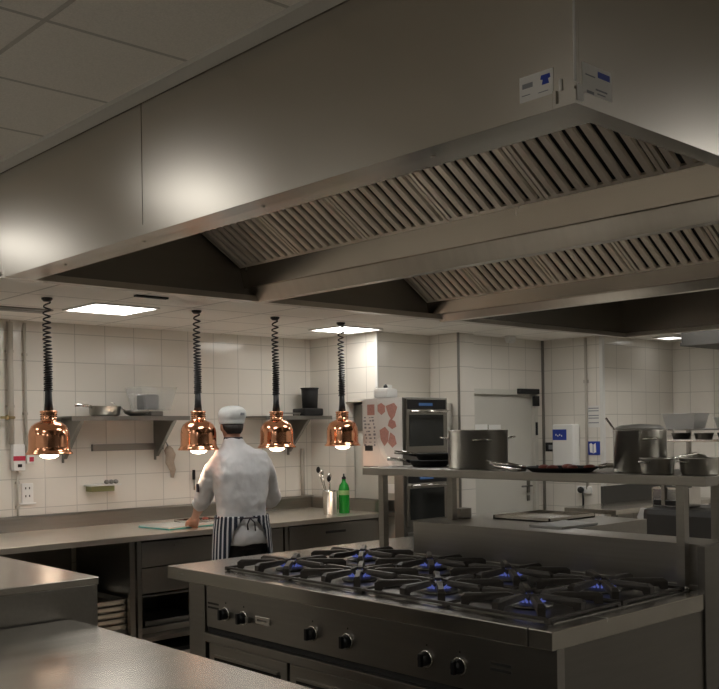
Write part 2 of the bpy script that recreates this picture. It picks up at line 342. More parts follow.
# baffle filters: sloping cassettes
def filter_proto(xt, zt, xb, zb, y0, y1):
    L = math.hypot(xb-xt, zb-zt); ang = math.atan2(zb-zt, xb-xt)
    W = y1-y0; b = B(); e = .018
    # local: u along slope (x), v along y, n normal pointing to cook (down/left)
    b.box(0, L, 0, e, -.012, .03).box(0, L, W-e, W, -.012, .03).box(0, e, e, W-e, -.012, .03).box(L-e, L, e, W-e, -.012, .03)
    o = b.make('filter_frame', 'filter')
    s_ = B(); n = 8; pitch = (W-2*e)/n
    for i in range(n):
        y = e+pitch*(i+.5); hw = pitch*.32
        s_.prism([(y-hw, -.006), (y-hw+.006, -.016), (y+hw-.006, -.016), (y+hw, -.006), (y+hw, 0), (y-hw, 0)], 'x', e, L-e)
    sl = s_.make('baffle_slats', 'filter')
    bk = B().box(e, L-e, e, W-e, .0012, .008).make('filter_back', 'slot')
    return o, sl, bk, ang
for (xt, zt, xb, zb) in ((2.95, 2.905, 3.415, 2.605), (4.53, 2.842, 5.02, 2.525)):
    n = 6; W = (HY1-HY0-.06)/n
    fo, fs, fb, ang = filter_proto(xt, zt, xb, zb, 0, W-.006)
    protos = None
    for i in range(n):
        R = Matrix.Rotation(-ang, 4, 'Y')
        if i == 0:
            f = fo; fs.parent = f; fb.parent = f
        else:
            f = f0.copy(); COL.objects.link(f)
            for c in (fs, fb):
                d = c.copy(); COL.objects.link(d); d.parent = f
        f.name = 'baffle_filter'
        if i == 0: f0 = f
        f.parent = hood; f.location = (xt-HX0, .03+i*W, zt-HZ); f.rotation_euler = (0, -ang, 0)
    # plenum cover from the top of the filters up to the roof panel
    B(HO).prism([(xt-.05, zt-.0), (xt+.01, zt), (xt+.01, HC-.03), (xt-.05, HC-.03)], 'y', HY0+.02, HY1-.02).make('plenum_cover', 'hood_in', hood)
# stickers
def sticker(pts, m='paper'):
    b = B(HO); b._add(pts, [(0, 1, 2, 3)]); return b
def vx(y0, y1, z0, z1, sk, d=.002):     # sheared rectangle just in front of the front face
    return B(HO).box(HX0-d, HX0, y0, y1, z0, z1)
s1 = B(HO).box(HX0-.0015, HX0, 1.431, 1.533, 2.447, 2.511).make('sticker', 'paper', hood, label='white card sticker with blue marks')
B(HO).box(HX0-.0022, HX0-.0014, 1.492, 1.524, 2.480, 2.492).make('sticker_print', 'greyp', s1)
B(HO).prism([(1.442, 2.476), (1.464, 2.476), (1.461, 2.488), (1.468, 2.490), (1.466, 2.500), (1.440, 2.500), (1.438, 2.490), (1.445, 2.488)], 'x', HX0-.0022, HX0-.0014).make('sticker_print', 'blue', s1)
for q in ((1.500, 1.526, 2.462, 2.464), (1.445, 1.475, 2.458, 2.460)): B(HO).box(HX0-.0022, HX0-.0014, *q).make('sticker_print', 'greyp', s1)
s2 = B(HO).box(2.014, 2.139, HY0-.0015, HY0, 2.421, 2.516).make('sticker', 'paper', hood, label='white paper notice with a blue bar')
B(HO).box(2.078, 2.130, HY0-.0022, HY0-.0014, 2.491, 2.506).make('sticker_print', 'blue', s2)
for q in ((2.025, 2.066, 2.487, 2.490), (2.068, 2.118, 2.458, 2.462), (2.075, 2.11, 2.449, 2.452), (2.030, 2.060, 2.444, 2.451), (2.032, 2.056, 2.433, 2.440), (2.075, 2.125, 2.432, 2.438)): B(HO).box(q[0], q[1], HY0-.0022, HY0-.0014, q[2], q[3]).make('sticker_print', 'greyp', s2)
for y in (1.9, 2.7, 3.5, 4.2): B(HO).ell((HX0+.07, y, HZ-.005), (.008, .008, .004), 8).make('rivet', 'chrome', hood)
# second hood beyond
h2 = thing('extraction_hood', 'darker steel hood behind the large canopy near the right wall', 'extractor hood', (8.75, 3.2, HZ))
B((8.75, 3.2, HZ)).box(8.55, 9.3, 2.9, 4.75, HZ, HC-.002).make('canopy', 'enamel', h2)
B((8.75, 3.2, HZ)).box(8.54, 9.31, 2.89, 4.76, HZ-.03, HZ).make('lip', 'enamel', h2)

# ================================================================== RANGE
RX0, RXB, RY0, RY1, RZ = 2.85, 5.0, 2.10, 4.67, .90
RO = (2.9, 3.4, 0)
rg = thing('cooking_range', 'long stainless steel gas range with eight open burners and black knobs', 'cooking range', RO)
# top with front fascia (joined slab with nosing)
B(RO).box(RX0, RXB, RY0, RY1, .83, RZ, .004).make('hob_top', 'hob', rg)
B(RO).box(RX0-.0015, RX0+.002, 2.205, 2.209, .832, RZ).make('top_joint', 'void', rg)
B(RO).box(2.93, RXB-.03, 2.12, 4.50, .12, .83).make('body', 'range_shaded', rg)
B(RO).box(2.885, 2.93, 2.10+.005, 2.26, .10, .83).make('corner_post', 'range', rg)
B(RO).box(2.93, 3.94, 2.105, 2.12, .10, .83).make('side_panel', 'range_shaded', rg)
B(RO).box(2.885, 2.93, 4.36, 4.51, .10, .83).make('corner_post', 'range', rg)
cp = B(RO).box(2.892, 2.93, 2.265, 4.355, .605, .82, .003).make('control_panel', 'range', rg)
for y in (2.32, 4.24):
    for z in (.722, .700): B(RO).box(2.8905, 2.8935, y, y+.10, z+.004, z+.014).make('vent_slot', 'void', cp)
B(RO).box(2.905, 2.93, 2.26, 4.36, .575, .605).make('shadow_gap', 'void', rg)
B(RO).box(2.872, 2.93, 2.26, 4.36, .53, .575, .003).make('front_rail', 'range', rg)
k0 = None
kn = B().lathe([(.0, 0), (.036, 0), (.037, -.008), (.030, -.012), (.030, -.010)], (0, 0, 0), 28, axis='x').make('bezel', 'chrome')
kb = B().lathe([(0.027, -.008), (.028, -.022), (.024, -.034), (0, -.036)], (0, 0, 0), 24, axis='x').box(-.048, -.03, -.010, .010, -.027, .027, .004).make('knob_grip', 'black')
kd = B().box(-.002, 0.001, -.0035, .0035, .052, .060).make('mark', 'void')
for i, y in enumerate((4.176, 4.019, 3.479, 3.237, 2.754, 2.575)):
    k = D.objects.new('control_knob', None); COL.objects.link(k); k.parent = rg; k.location = (2.892-RO[0], y-RO[1], .692)
    for q in (kn, kb, kd):
        if i == 0: q.parent = k
        else: c = q.copy(); COL.objects.link(c); c.parent = k
bd = B(RO).box(2.886, 2.893, 3.80, 3.92, .680, .718, .003).make('badge', 'chrome', rg)
B(RO).box(2.8845, 2.8865, 3.83, 3.90, .694, .704).make('badge_plate', 'steel_d', bd)
B(RO).box(2.87, 2.893, 3.955, 3.985, .675, .705, .006).make('igniter_button', 'steel_d', rg)
for i, (y0, y1) in enumerate(((3.68, 4.34), (2.98, 3.66), (2.28, 2.96))):
    d = B(RO).box(2.895, 2.93, y0, y1, .14, .52, .004).make('oven_door', 'range', rg)
    B(RO).box(2.878, 2.896, y0+.06, y1-.06, .455, .468, .003).make('door_handle', 'steel', d)
    B(RO).box(2.893, 2.896, y0+.05, y1-.05, .425, .452).make('handle_recess', 'void', d)
b = B(RO).box(2.98, RXB-.1, 2.18, 4.44, .02, .12).make('plinth', 'void', rg)
for (x, y) in ((2.96, 2.16), (2.96, 4.44), (4.9, 2.16), (4.9, 4.44)):
    B(RO).lathe([(0, 0), (.028, 0), (.028, .02), (.018, .03), (.018, .12), (0, .12)], (x, y, 0), 14).make('foot', 'steel_d', rg)
# burner well (dark recessed tray) and burners
B(RO).box(2.97, 3.96, 2.18, 4.27, RZ, RZ+.004).make('drip_tray', 'steel_d', rg)
bu = B().lathe([(0, .004), (.085, .004), (.085, .012), (.055, .016), (.05, .034), (0, .034)], n=28).make('burner', 'steel_d', rg)
bc = B().lathe([(0, .034), (.045, .034), (.047, .040), (.040, .046), (0, .047)], n=24).make('burner_cap', 'iron', bu)
fb = B()
for k in range(20):
    a = 2*PI*k/20; c, s_ = math.cos(a), math.sin(a)
    fb.tube([(.050*c, .050*s_, .026), (.062*c, .062*s_, .032), (.072*c, .072*s_, .044)], [.006, .006, .0015], 5)
fl = fb.make('flame', 'flame', bu)
gb = B(); hx, hy = .242, .262; t_ = .007
for (a0, a1, b0, b1) in ((-hx, hx, -hy, -hy+.014), (-hx, hx, hy-.014, hy), (-hx, -hx+.014, -hy, hy), (hx-.014, hx, -hy, hy)):
    gb.box(a0, a1, b0, b1, .008, .020, .003)
for k in range(8):
    a = PI/8+PI/4*k if False else PI/4*k
    c, s_ = math.cos(a), math.sin(a)
    ro = min(hx/abs(c) if abs(c) > 1e-6 else 9, hy/abs(s_) if abs(s_) > 1e-6 else 9)-.012
    if k % 2: ro = min(ro, .285)
    ri = .040 if k % 2 == 0 else .075
    R = Matrix.Rotation(a, 3, 'Z'); prof = [(ro, .010), (ro, .046), (ro-.018, .058), (ri+.02, .059), (ri, .054), (ri, .042), (ri+.05, .034), (ro-.04, .026), (ro-.03, .010)]
    V = []
    for sgn in (-1, 1):
        for (r, z) in prof: V.append(R@Vector((r, sgn*(.0155 if z < .055 else .011), z)))
    n = len(prof); gb._add(V, [tuple(range(n)), tuple(range(n, 2*n))[::-1]]+[(i, n+i, n+(i+1) % n, (i+1) % n) for i in range(n)])
for sx in (-1, 1):
    for sy in (-1, 1): gb.box(sx*(hx-.01)-.01, sx*(hx-.01)+.01, sy*(hy-.01)-.01, sy*(hy-.01)+.01, 0, .016)
gr = gb.make('grate', 'iron', rg)
YS = [2.45, 2.96, 3.48, 4.00]; XS = [3.19, 3.69]
first = True
for y in YS:
    for x in XS:
        L = (x-RO[0], y-RO[1], RZ+.003)
        if first: bu.location = L; gr.location = L; first = False
        else:
            dup(bu, rg, L); g = dup(gr, rg, L)
# rear upstand with ledge + end panel
B(RO).prism([(4.02, 2.13), (4.26, 2.13), (4.26, 2.98), (4.95, 2.98), (4.95, 3.92), (4.02, 3.92)], 'z', RZ, 1.10).make('splash_guard', 'range', rg)
B(RO).box(4.002, 4.02, 2.13, 3.92, RZ, RZ+.02).make('guard_skirting', 'steel', rg)
B(RO).box(3.94, 4.75, 2.095, 2.13, .0, 1.105, .003).make('end_panel', 'range_shaded', rg)

# pass shelf over the range
PO = (4.2, 3.2, .9)
ps = thing('overshelf', 'stainless steel shelf on square posts standing over the burners', 'shelf', PO)
B(PO).box(3.95, 4.62, 2.09, 4.27, 1.362, 1.405, .003).make('shelf_board', 'steel', ps)
B(PO).box(3.98, 4.02, 4.125, 4.165, .9, 1.362).box(3.965, 4.035, 4.11, 4.18, .9, .906).make('post', 'steel', ps)
B(PO).box(3.98, 4.02, 2.21, 2.25, .9, 1.362).box(3.965, 4.035, 2.195, 2.265, .9, .906).make('post', 'steel', ps)
B(PO).box(4.22, 4.26, 3.80, 3.84, 1.101, 1.362).make('post', 'steel', ps)
B(PO).box(4.20, 4.24, 2.16, 2.20, 1.106, 1.362).make('post', 'steel', ps)
for y in (4.145, 2.195): B(PO).lathe([(0, 0), (.012, 0), (.012, .012), (0, .014)], (3.972, y, .906), 10).make('bolt', 'chrome', ps)
SZ = 1.405
# ---- pots and pans
def pot(name, label, cat, loc, r, h, handles=2, rz=0, mname='pot', group=None, lh=False, liquid=None):
    t = thing(name, label, cat, loc, rz, group)
    B().lathe([(0, 0), (r-.006, 0), (r, .006), (r, h-.006), (r+.004, h-.003), (r+.004, h), (r-.004, h), (r-.006, h-.004), (r-.006, .008), (0, .008)], n=40).make('pot_body', mname, t)
    for k in range(handles):
        a = PI*k; c = math.cos(a)
        B().tube([(c*(r-.001), -.035, h*.78), (c*(r+.03), -.03, h*.80), (c*(r+.042), 0, h*.81), (c*(r+.03), .03, h*.80), (c*(r-.001), .035, h*.78)], .005, 8).make('handle', 'chrome', t)
    return t
p = pot('stock_pot', 'wide shiny steel casserole pot in the middle of the steel overshelf', 'pot', (4.22, 3.60, SZ), .168, .215, 2, math.radians(-42))
B().tube([(.05, -.162, .155), (.045, -.195, .16), (0, -.205, .162), (-.045, -.195, .16), (-.05, -.162, .155)], .005, 8).make('handle', 'chrome', p)
p = pot('stock_pot', 'tall steel stock pot with a ladle handle sticking out', 'pot', (4.20, 2.56, SZ), .125, .205, 2, math.radians(50))
B().lathe([(0, .03), (.02, .03), (.025, .035), (.025, .04), (0, .045)], (0, 0, 0), 12).make('tap_boss', 'chrome', p)
t = thing('ladle', 'steel ladle resting in the tall stock pot', 'ladle', (4.17, 2.60, SZ+.03))
B().tube([(0, 0, 0), (-.02, .05, .15), (-.045, .10, .235)], .006, 8).make('ladle_handle', 'chrome', t); B().ell((0, 0, 0), (.03, .03, .018), 10).make('ladle_bowl', 'pot', t)
t = B().lathe([(0, .0), (.112, 0), (.116, .010), (.09, .022), (0, .028)], n=30).make('pot_lid', 'whitem', loc=(4.20, 2.56, SZ+.206)); t.rotation_euler = (math.radians(0), 0, 0)
tag(t, 'pale flat lid lying on the tall stock pot', 'lid')
def saucepan(loc, r, h, rz, label, hang):
    t = thing('saucepan', label, 'saucepan', loc, rz)
    B().lathe([(0, 0), (r*.86, 0), (r*.93, .008), (r, h-.004), (r+.004, h), (r-.004, h), (r*.9, .012), (0, .008)], n=32).make('pan_body', 'pot', t)
    B().tube([(r*.97, 0, h*.8), (r+.05, 0, h*.95), (r+.19, 0, h*1.15+hang)], [(.004, .010)]*3, 8).make('pan_handle', 'chrome', t)
    B().tube([(-r*.97, -.025, h*.75), (-r-.02, -.02, h*.8), (-r-.02, .02, h*.8), (-r*.97, .025, h*.75)], .004, 6).make('helper_handle', 'chrome', t)
    return t
saucepan((4.06, 2.385, SZ), .078, .075, math.radians(-12), 'smaller low steel saucepan beside the tall stock pot', .0)
saucepan((4.10, 2.195, SZ), .088, .078, math.radians(-25), 'low steel saucepan at the right end of the overshelf', .03)
t = B().lathe([(0, .035), (.02, .035), (.02, .028), (.06, .022), (.10, .004), (.104, 0), (0, 0)], n=30).make('pan_lid', 'pot', loc=(4.36, 2.33, SZ+.05)); t.rotation_euler = (.12, .1, 0)
tag(t, 'domed steel lid leaning behind the two saucepans', 'lid')
t = pot('cake_tin', 'round steel tin standing behind the two saucepans', 'tin', (4.40, 2.35, SZ), .10, .05, 0)
# frying pans stack at left end
def frypan(loc, r, rz, label, m='blackm', hl=.18):
    t = thing('frying_pan', label, 'frying pan', loc, rz, None)
    B().lathe([(0, 0), (r*.8, 0), (r, .035), (r+.003, .037), (r-.004, .036), (r*.78, .006), (0, .006)], n=30).make('pan_bowl', m, t)
    B().tube([(r*.95, 0, .03), (r+.04, 0, .04), (r+hl, 0, .05)], [(.004, .010), (.005, .011), (.006, .012)], 8).make('pan_handle', 'chrome', t)
    return t
frypan((4.27, 4.02, SZ), .125, math.radians(140), 'black frying pan, lowest of the pair at the left end of the overshelf', hl=.13)
frypan((4.29, 4.00, SZ+.04), .12, math.radians(152), 'black frying pan, upper one of the pair at the left end of the overshelf', hl=.13)
t = thing('frying_pan', 'large flat black griddle pan holding pieces of meat on the overshelf', 'frying pan', (4.08, 2.93, SZ), math.radians(130))
B().lathe([(0, 0), (.15, 0), (.185, .022), (.188, .024), (.18, .022), (.148, .006), (0, .006)], n=32, sx=1).make('pan_bowl', 'blackm', t)
B().tube([(.18, 0, .02), (.25, 0, .035), (.36, 0, .05)], [(.004, .010)]*3, 8).make('pan_handle', 'chrome', t)
B().tube([(-.18, 0, .02), (-.22, 0, .03), (-.33, 0, .02)], [(.006, .012)]*3, 8).make('front_handle', 'chrome', t)
for i, (x, y, a) in enumerate(((4.00, 2.93, .3), (4.07, 2.86, .6), (4.13, 2.80, .2), (4.16, 2.95, 1.1), (4.04, 3.01, .9))):
    m_ = B().ell((0, 0, 0), (.045, .028, .014), 10).make('meat_piece', 'meat', loc=(x, y, SZ+.022)); m_.rotation_euler = (0, 0, a)
    tag(m_, 'browned piece of meat lying in the flat black griddle pan', 'meat', 'meat pieces in the griddle pan')
t = B().tube([(4.06, 3.40, SZ+.05), (4.05, 3.33, SZ+.022), (4.02, 3.20, SZ+.012), (4.0, 3.10, SZ+.012)], [.006, .006, .009, .012]).make('tongs', 'chrome'); tag(t, 'steel tongs lying in front of the wide casserole pot', 'tongs')
# parchment papers hanging off left end of the shelf
t = B().box(4.03, 4.14, 4.10, 4.22, SZ+.001, SZ+.006).make('paper_sheet', 'paper'); tag(t, 'loose white paper sheet at the left end of the overshelf', 'paper')
# things on the ledge behind burners
t = B((4.34, 3.84, 1.101)).box(4.29, 4.39, 3.80, 3.87, 1.101, 1.16, .004).make('steel_block', 'steel', loc=(4.34, 3.84, 1.101)); tag(t, 'small steel box next to the rear shelf post', 'box')
t = thing('baking_tray', 'shallow steel tray lying on the ledge behind the burners', 'tray', (4.65, 3.47, 1.101), 0)
B().box(-.22, .22, -.2, .2, 0, .006).box(-.22, .22, -.2, -.192, 0, .022).box(-.22, .22, .192, .2, 0, .022).box(-.22, -.212, -.2, .2, 0, .022).box(.212, .22, -.2, .2, 0, .022).make('tray_base', 'top', t)
t = B((4.38, 3.08, 1.101)).box(4.18, 4.50, 3.0, 3.22, 1.101, 1.113, .004).make('chopping_board', 'whitem', loc=(4.38, 3.08, 1.101)); tag(t, 'thin pale board lying on the ledge behind the burners', 'board')
# ================================================================== FOREGROUND COUNTERS
t = thing('worktop_counter', 'low foreground steel counter with a blurred reflective top', 'counter', (1.3, 2.4, 0))
o = (1.3, 2.4, 0)
B(o).box(.85, 1.77, 1.2, 3.62, .86, .90, .004).make('counter_top', 'top', t)
B(o).box(.90, 1.72, 1.25, 3.60, .10, .86).make('cabinet_body', 'steel_d', t)
for (x, y) in ((.95, 1.3), (1.67, 1.3), (.95, 3.5), (1.67, 3.5)): B(o).lathe([(0, 0), (.02, 0), (.02, .1), (0, .1)], (x, y, 0), 12).make('foot', 'steel_d', t)
t = thing('raised_unit', 'taller steel cabinet at the far end of the foreground counter', 'cabinet', (1.4, 4.1, 0))
o = (1.4, 4.1, 0)
B(o).box(.85, 1.90, 3.635, 4.62, 1.02, 1.05, .003).make('unit_top', 'top', t)
B(o).box(.86, 1.895, 3.64, 4.61, .08, 1.02, .002).make('unit_body', 'range', t)
for (x, y) in ((.95, 3.7), (1.8, 3.7), (.95, 4.5), (1.8, 4.5)): B(o).lathe([(0, 0), (.02, 0), (.02, .08), (0, .08)], (x, y, 0), 12).make('foot', 'steel_d', t)

# ================================================================== BACK COUNTER
CF, CB = 6.18, WB
wt = thing('worktop', 'long steel worktop with upstand along the white tiled back wall', 'worktop', (4.0, 6.7, 0))
o = (4.0, 6.7, 0)
B(o).box(.9, 5.985, CF, CB-.003, .86, .90, .004).make('counter_top', 'top_lit', wt)
B(o).prism([(CB-.003, .90), (CB-.06, .90), (CB-.055, 1.0), (CB-.04, 1.015), (CB-.003, 1.015)], 'x', .9, 5.985).make('upstand', 'steel', wt)
B(o).prism([(5.985, .90), (5.94, .90), (5.945, 1.0), (5.955, 1.01), (5.985, 1.01)], 'y', CF, CB-.06).make('upstand', 'steel', wt)
B(o).box(6.0, 6.115, 6.0, 6.70, .86, .90).box(6.09, 6.115, 6.0, 6.69, .9, 1.0).make('counter_return', 'steel', wt)
for x in (2.0, 3.49):
    B(o).box(x, x+.04, CF+.04, CF+.08, 0, .86).make('leg', 'steel', wt)
B(o).box(2.0, 3.50, CF+.10, CB-.02, .20, .23).make('undershelf', 'steel_d', wt)
B(o).box(2.0, 3.50, CB-.06, CB-.03, .23, .80).make('rear_panel', 'steel_d', wt)
# cabinet with drawers to the right of the legs
def cabinet(x0, x1, label, kind):
    o = ((x0+x1)/2, 6.6, 0); t = thing('base_cabinet', label, 'cabinet', o)
    y0, y1 = CF+.05, CB-.03
    B(o).box(x0, x0+.035, y0, y1, .03, .855).box(x1-.035, x1, y0, y1, .03, .855).box(x0+.035, x1-.035, y1-.02, y1, .12, .855).box(x0+.035, x1-.035, y0, y1, .12, .15).make('carcass', 'steel', t)
    if kind == 'open':
        for z0, z1 in ((.66, .84), (.47, .65)):
            d = B(o).box(x0+.04, x1-.04, y0+.005, y0+.3, z0, z1, .003).make('drawer', 'steel_d', t)
            B(o).box((x0+x1)/2-.06, (x0+x1)/2+.06, y0-.004, y0+.006, z1-.05, z1-.03, .002).make('drawer_handle', 'steel_d', d)
        B(o).box(x0+.035, x1-.035, y0+.02, y1-.02, .44, .455).make('shelf', 'steel_d', t)
    elif kind == 'drawer':
        d = B(o).box(x0+.04, x1-.04, y0-.01, y0+.4, .62, .845, .003).make('drawer', 'range', t)
        B(o).box((x0+x1)/2-.11, (x0+x1)/2+.11, y0-.02, y0-.009, .765, .785, .003).make('drawer_handle', 'black', d)
        d = B(o).box(x0+.04, x1-.04, y0-.01, y0+.02, .16, .61, .003).make('cabinet_door', 'range', t)
    B(o).box(x0+.05, x1-.05, y0+.06, y1-.05, 0, .03).make('plinth', 'blackm', t)
cabinet(3.555, 4.30, 'open steel cabinet with two drawers above a low shelf, left of the cook', 'open')
cabinet(4.31, 4.88, 'narrow steel cabinet directly in front of the cook', 'drawer')
cabinet(4.90, 5.97, 'wide steel drawer cabinet with a black bar handle, right of the cook', 'drawer')
# trays on undershelf (stack)
trs = []
for i in range(5):
    L = (3.28, 6.55, .231+i*.045)
    if i == 0:
        t = thing('storage_tray', 'pale metal tray, %s' % 'lowest', 'tray', L, 0, 'trays stacked under the worktop')
        B().box(-.22, .20, -.26, .26, 0, .004).prism([(-.22, 0), (-.235, .038), (-.25, .038), (-.25, .034), (-.238, .034), (-.224, 0)], 'y', -.27, .27).prism([(.20, 0), (.215, .038), (.23, .038), (.23, .034), (.218, .034), (.204, 0)], 'y', -.27, .27).prism([(-.26, 0), (-.27, .038), (-.285, .038), (-.285, .034), (-.273, .034), (-.264, 0)], 'x', -.235, .215).prism([(.26, 0), (.27, .038), (.285, .038), (.285, .034), (.273, .034), (.264, 0)], 'x', -.235, .215).make('tray_body', 'top', t)
        trs.append(t)
    else: trs.append(dup(trs[0], None, (L[0]-.01*(i % 2), L[1], L[2])))
for t, w_ in zip(trs, ('lowest', 'second from the bottom', 'middle one', 'second from the top', 'topmost')): t['label'] = 'pale metal tray under the worktop, %s of its stack' % w_
t = thing('storage_crate', 'grey crate standing behind the tray stack under the worktop', 'crate', (3.2, 7.0, .231))
B().box(-.18, .22, -.10, .10, 0, .01).box(-.18, .22, -.10, -.09, 0, .34).box(-.18, .22, .09, .10, 0, .34).box(-.18, -.17, -.10, .10, 0, .34).box(.21, .22, -.10, .10, 0, .34).make('crate_body', 'greyp', t)
t = B((2.75, 6.9, .231)).box(2.5, 2.9, 6.7, 7.05, .231, .72, .01).make('storage_bin', 'plaster', loc=(2.75, 6.9, .231)); tag(t, 'pale bin under the left end of the worktop', 'bin')
t = B((3.9, 6.6, .456)).box(3.65, 4.2, 6.35, 6.8, .151, .20, .01).box(3.7, 4.15, 6.38, 6.8, .20, .24, .01).make('oven_tray', 'steel_d', loc=(3.9, 6.6, .456)); tag(t, 'dark roasting trays lying on the bottom shelf of the open cabinet', 'tray')

# ================================================================== HEAT LAMPS
def heat_lamp(label):
    t = thing('heat_lamp', label, 'heat lamp', (0, 0, 0), 0, 'copper heat lamps hanging in a row')
    # origin at shade bottom
    prof = [(.138, .002), (.146, .0), (.146, .008), (.136, .018), (.129, .034), (.128, .05), (.127, .12), (.122, .150), (.108, .180), (.086, .198), (.062, .208), (.050, .214), (.050, .262), (.054, .266), (.054, .276), (.046, .278), (.0, .278)]
    inner = [(.0, .19), (.05, .188), (.085, .178), (.108, .155), (.118, .12), (.120, .05), (.128, .018), (.138, .002)]
    sh = B().lathe(inner+prof, n=40).make('lamp_shade', 'copper', t)
    hb = B()
    for z in (.222, .236, .250):
        for k in range(14):
            a = 2*PI*k/14; hb.box(.0485*math.cos(a)-.003, .0485*math.cos(a)+.003, .0485*math.sin(a)-.003, .0485*math.sin(a)+.003, z, z+.006)
    hb.make('vent_slot', 'slot', sh)
    B().lathe([(0, .18), (.03, .18), (.032, .06), (.05, .03), (.060, .005), (.056, -.012), (.036, -.024), (0, -.029)], n=28).make('bulb', 'bulb', t)
    B().tube([(0, 0, .276), (0, 0, .33), (0, 0, .50)], [.030, .024, .017], 14).make('cord_sleeve', 'black', t)
    pts = []; N = 0; z = .40; ztop = LC-1.503
    a = 0.
    while z < ztop-.02:
        u = (z-.40)/(ztop-.40); pitch = .0135+.042*u*u
        r = .0225 if u < .9 else .019
        r += .002*math.sin(a*.37)
        drift = .006*math.sin(u*7)*u
        pts.append((r*math.cos(a)+drift, r*math.sin(a), z)); a += 2*PI/12; z += pitch/12
    pts += [(0, 0, ztop-.015), (0, 0, ztop)]
    B().tube(pts, .0058, 6).make('coiled_cord', 'black', t)
    B().lathe([(0, ztop-.003), (.035, ztop-.003), (.035, ztop-.012), (.022, ztop-.026), (0, ztop-.026)], n=18).make('ceiling_cap', 'black', t)
    ld = D.lights.new('lamp_light', 'SPOT'); ld.energy = LAMP_W; ld.color = (1, .78, .56); ld.spot_size = math.radians(92); ld.spot_blend = .6; ld.shadow_soft_size = .05
    lo = D.objects.new('lamp_light', ld); COL.objects.link(lo); lo.parent = t; lo.location = (0, 0, -.05)
    return t
LY = 5.9
lx = [2.752, 3.872, 4.575, 5.245]; lz = 1.503
lab = ['copper heat lamp farthest left, in front of the pipes', 'copper heat lamp just left of the cook in the white cap', 'copper heat lamp just right of the cook in the white cap', 'copper heat lamp nearest the poster and the ovens']
l0 = heat_lamp(lab[0]); l0.location = (lx[0], LY, lz)
for x, s_ in zip(lx[1:], lab[1:]): dup(l0, None, (x, LY, lz), s_)

# ================================================================== BACK WALL FITTINGS
def wall_shelf(x0, x1, zt, label, bxs):
    o = ((x0+x1)/2, WB, zt); t = thing('wall_shelf', label, 'shelf', o)
    B(o).box(x0, x1, 6.86, WB-.001, zt-.012, zt).box(x0, x1, 6.855, 6.8598, zt-.035, zt).make('shelf_board', 'steel_d', t)
    for x in bxs:
        B(o).prism([(WB-.001, zt-.012), (6.87, zt-.012), (6.87, zt-.035), (6.90, zt-.05), (WB-.035, zt-.33), (WB-.035, zt-.36), (WB-.001, zt-.36)], 'x', x, x+.004).prism([(WB-.001, zt-.33), (WB-.02, zt-.33), (6.90, zt-.05), (6.885, zt-.025), (6.90, zt-.02), (WB-.001, zt-.29)], 'x', x+.004, x+.035).make('bracket', 'steel_d', t)
    return t
wall_shelf(3.38, 4.42, 1.765, 'steel wall shelf carrying the bowls and plastic tub, left of the cook', (3.46, 4.28))
wall_shelf(5.20, 5.97, 1.765, 'steel wall shelf carrying the black food processor, right of the cook', (5.70,))
t = B((4.0, WB, 1.5)).box(3.71, 4.36, WB-.03, WB-.001, 1.49, 1.545, .003).make('wall_rail', 'steel_d', loc=(4.0, WB, 1.5)); tag(t, 'flat steel rail on the tiles under the left wall shelf', 'rail')
def bowl(loc, r, h, label, m='pot', tilt=(0, 0, 0)):
    t = B().lathe([(0, 0), (r*.55, 0), (r*.85, h*.5), (r, h), (r+.008, h+.002), (r-.003, h), (r*.82, h*.52), (r*.5, .006), (0, .006)], n=30).make('bowl', m, loc=loc); t.rotation_euler = tilt
    return tag(t, label, 'bowl')
t = thing('saucepan', 'small steel pan with a flat handle at the left end of the wall shelf', 'saucepan', (3.73, 7.0, 1.766), math.radians(190))
B().lathe([(0, 0), (.10, 0), (.118, .015), (.125, .075), (.135, .08), (.12, .078), (.112, .018), (0, .008)], n=30).make('pan_body', 'pot', t)
B().tube([(.12, 0, .07), (.16, 0, .082), (.28, 0, .085)], [(.004, .012)]*3, 8).make('pan_handle', 'chrome', t)
t = thing('strainer', 'dark mesh strainer with thin handle on the wall shelf', 'strainer', (3.99, 6.97, 1.766))
B().lathe([(0, 0), (.05, .002), (.09, .02), (.105, .045), (.10, .045), (.085, .022), (0, .005)], n=24).make('mesh_bowl', 'steel_d', t)
B().tube([(-.10, 0, .045), (-.16, .0, .075), (-.22, .0, .11)], .004, 6).make('strainer_handle', 'chrome', t)
t = thing('storage_tub', 'clear plastic tub with dark contents on the wall shelf', 'tub', (4.16, 7.03, 1.812))
b = B()
def tubwalls(b, w0, w1, d0, d1, h, th=.004):
    for (a0, a1) in ((0, 1),):
        V = [(-w0, -d0, 0), (w0, -d0, 0), (w0, d0, 0), (-w0, d0, 0), (-w1, -d1, h), (w1, -d1, h), (w1, d1, h), (-w1, d1, h)]
        V += [(x*(1-.04), y*(1-.05), z+(th if z == 0 else 0)) for x, y, z in V]
        b._add(V, [(0, 3, 2, 1), (8, 9, 10, 11)]+[(i, (i+1) % 4, 4+(i+1) % 4, 4+i) for i in range(4)]+[(8+i, 12+i, 12+(i+1) % 4, 8+(i+1) % 4) for i in range(4)]+[(4+i, 4+(i+1) % 4, 12+(i+1) % 4, 12+i) for i in range(4)])
    return b
tubwalls(b, .12, .17, .10, .13, .19).make('tub_wall', 'glass', t)
t2 = B().box(-.09, .03, -.075, .075, .008, .13, .01).make('tub_contents', 'greyp', t)
t = B().box(-.01, .11, -.08, .06, 0, .04, .01).make('baking_tin', 'steel_d', loc=(4.13, 7.05, 1.767)); tag(t, 'low steel tin under the clear tub on the wall shelf', 'tin')
t = thing('hanging_cloth', 'crumpled beige cloth hanging below the end of the wall shelf', 'cloth', (4.40, 7.13, 1.25))
b = B(); 
for (x, z, r) in ((0, .02, .02), (.01, .08, .035), (-.01, .14, .045), (.0, .2, .05), (.01, .25, .03)): pass
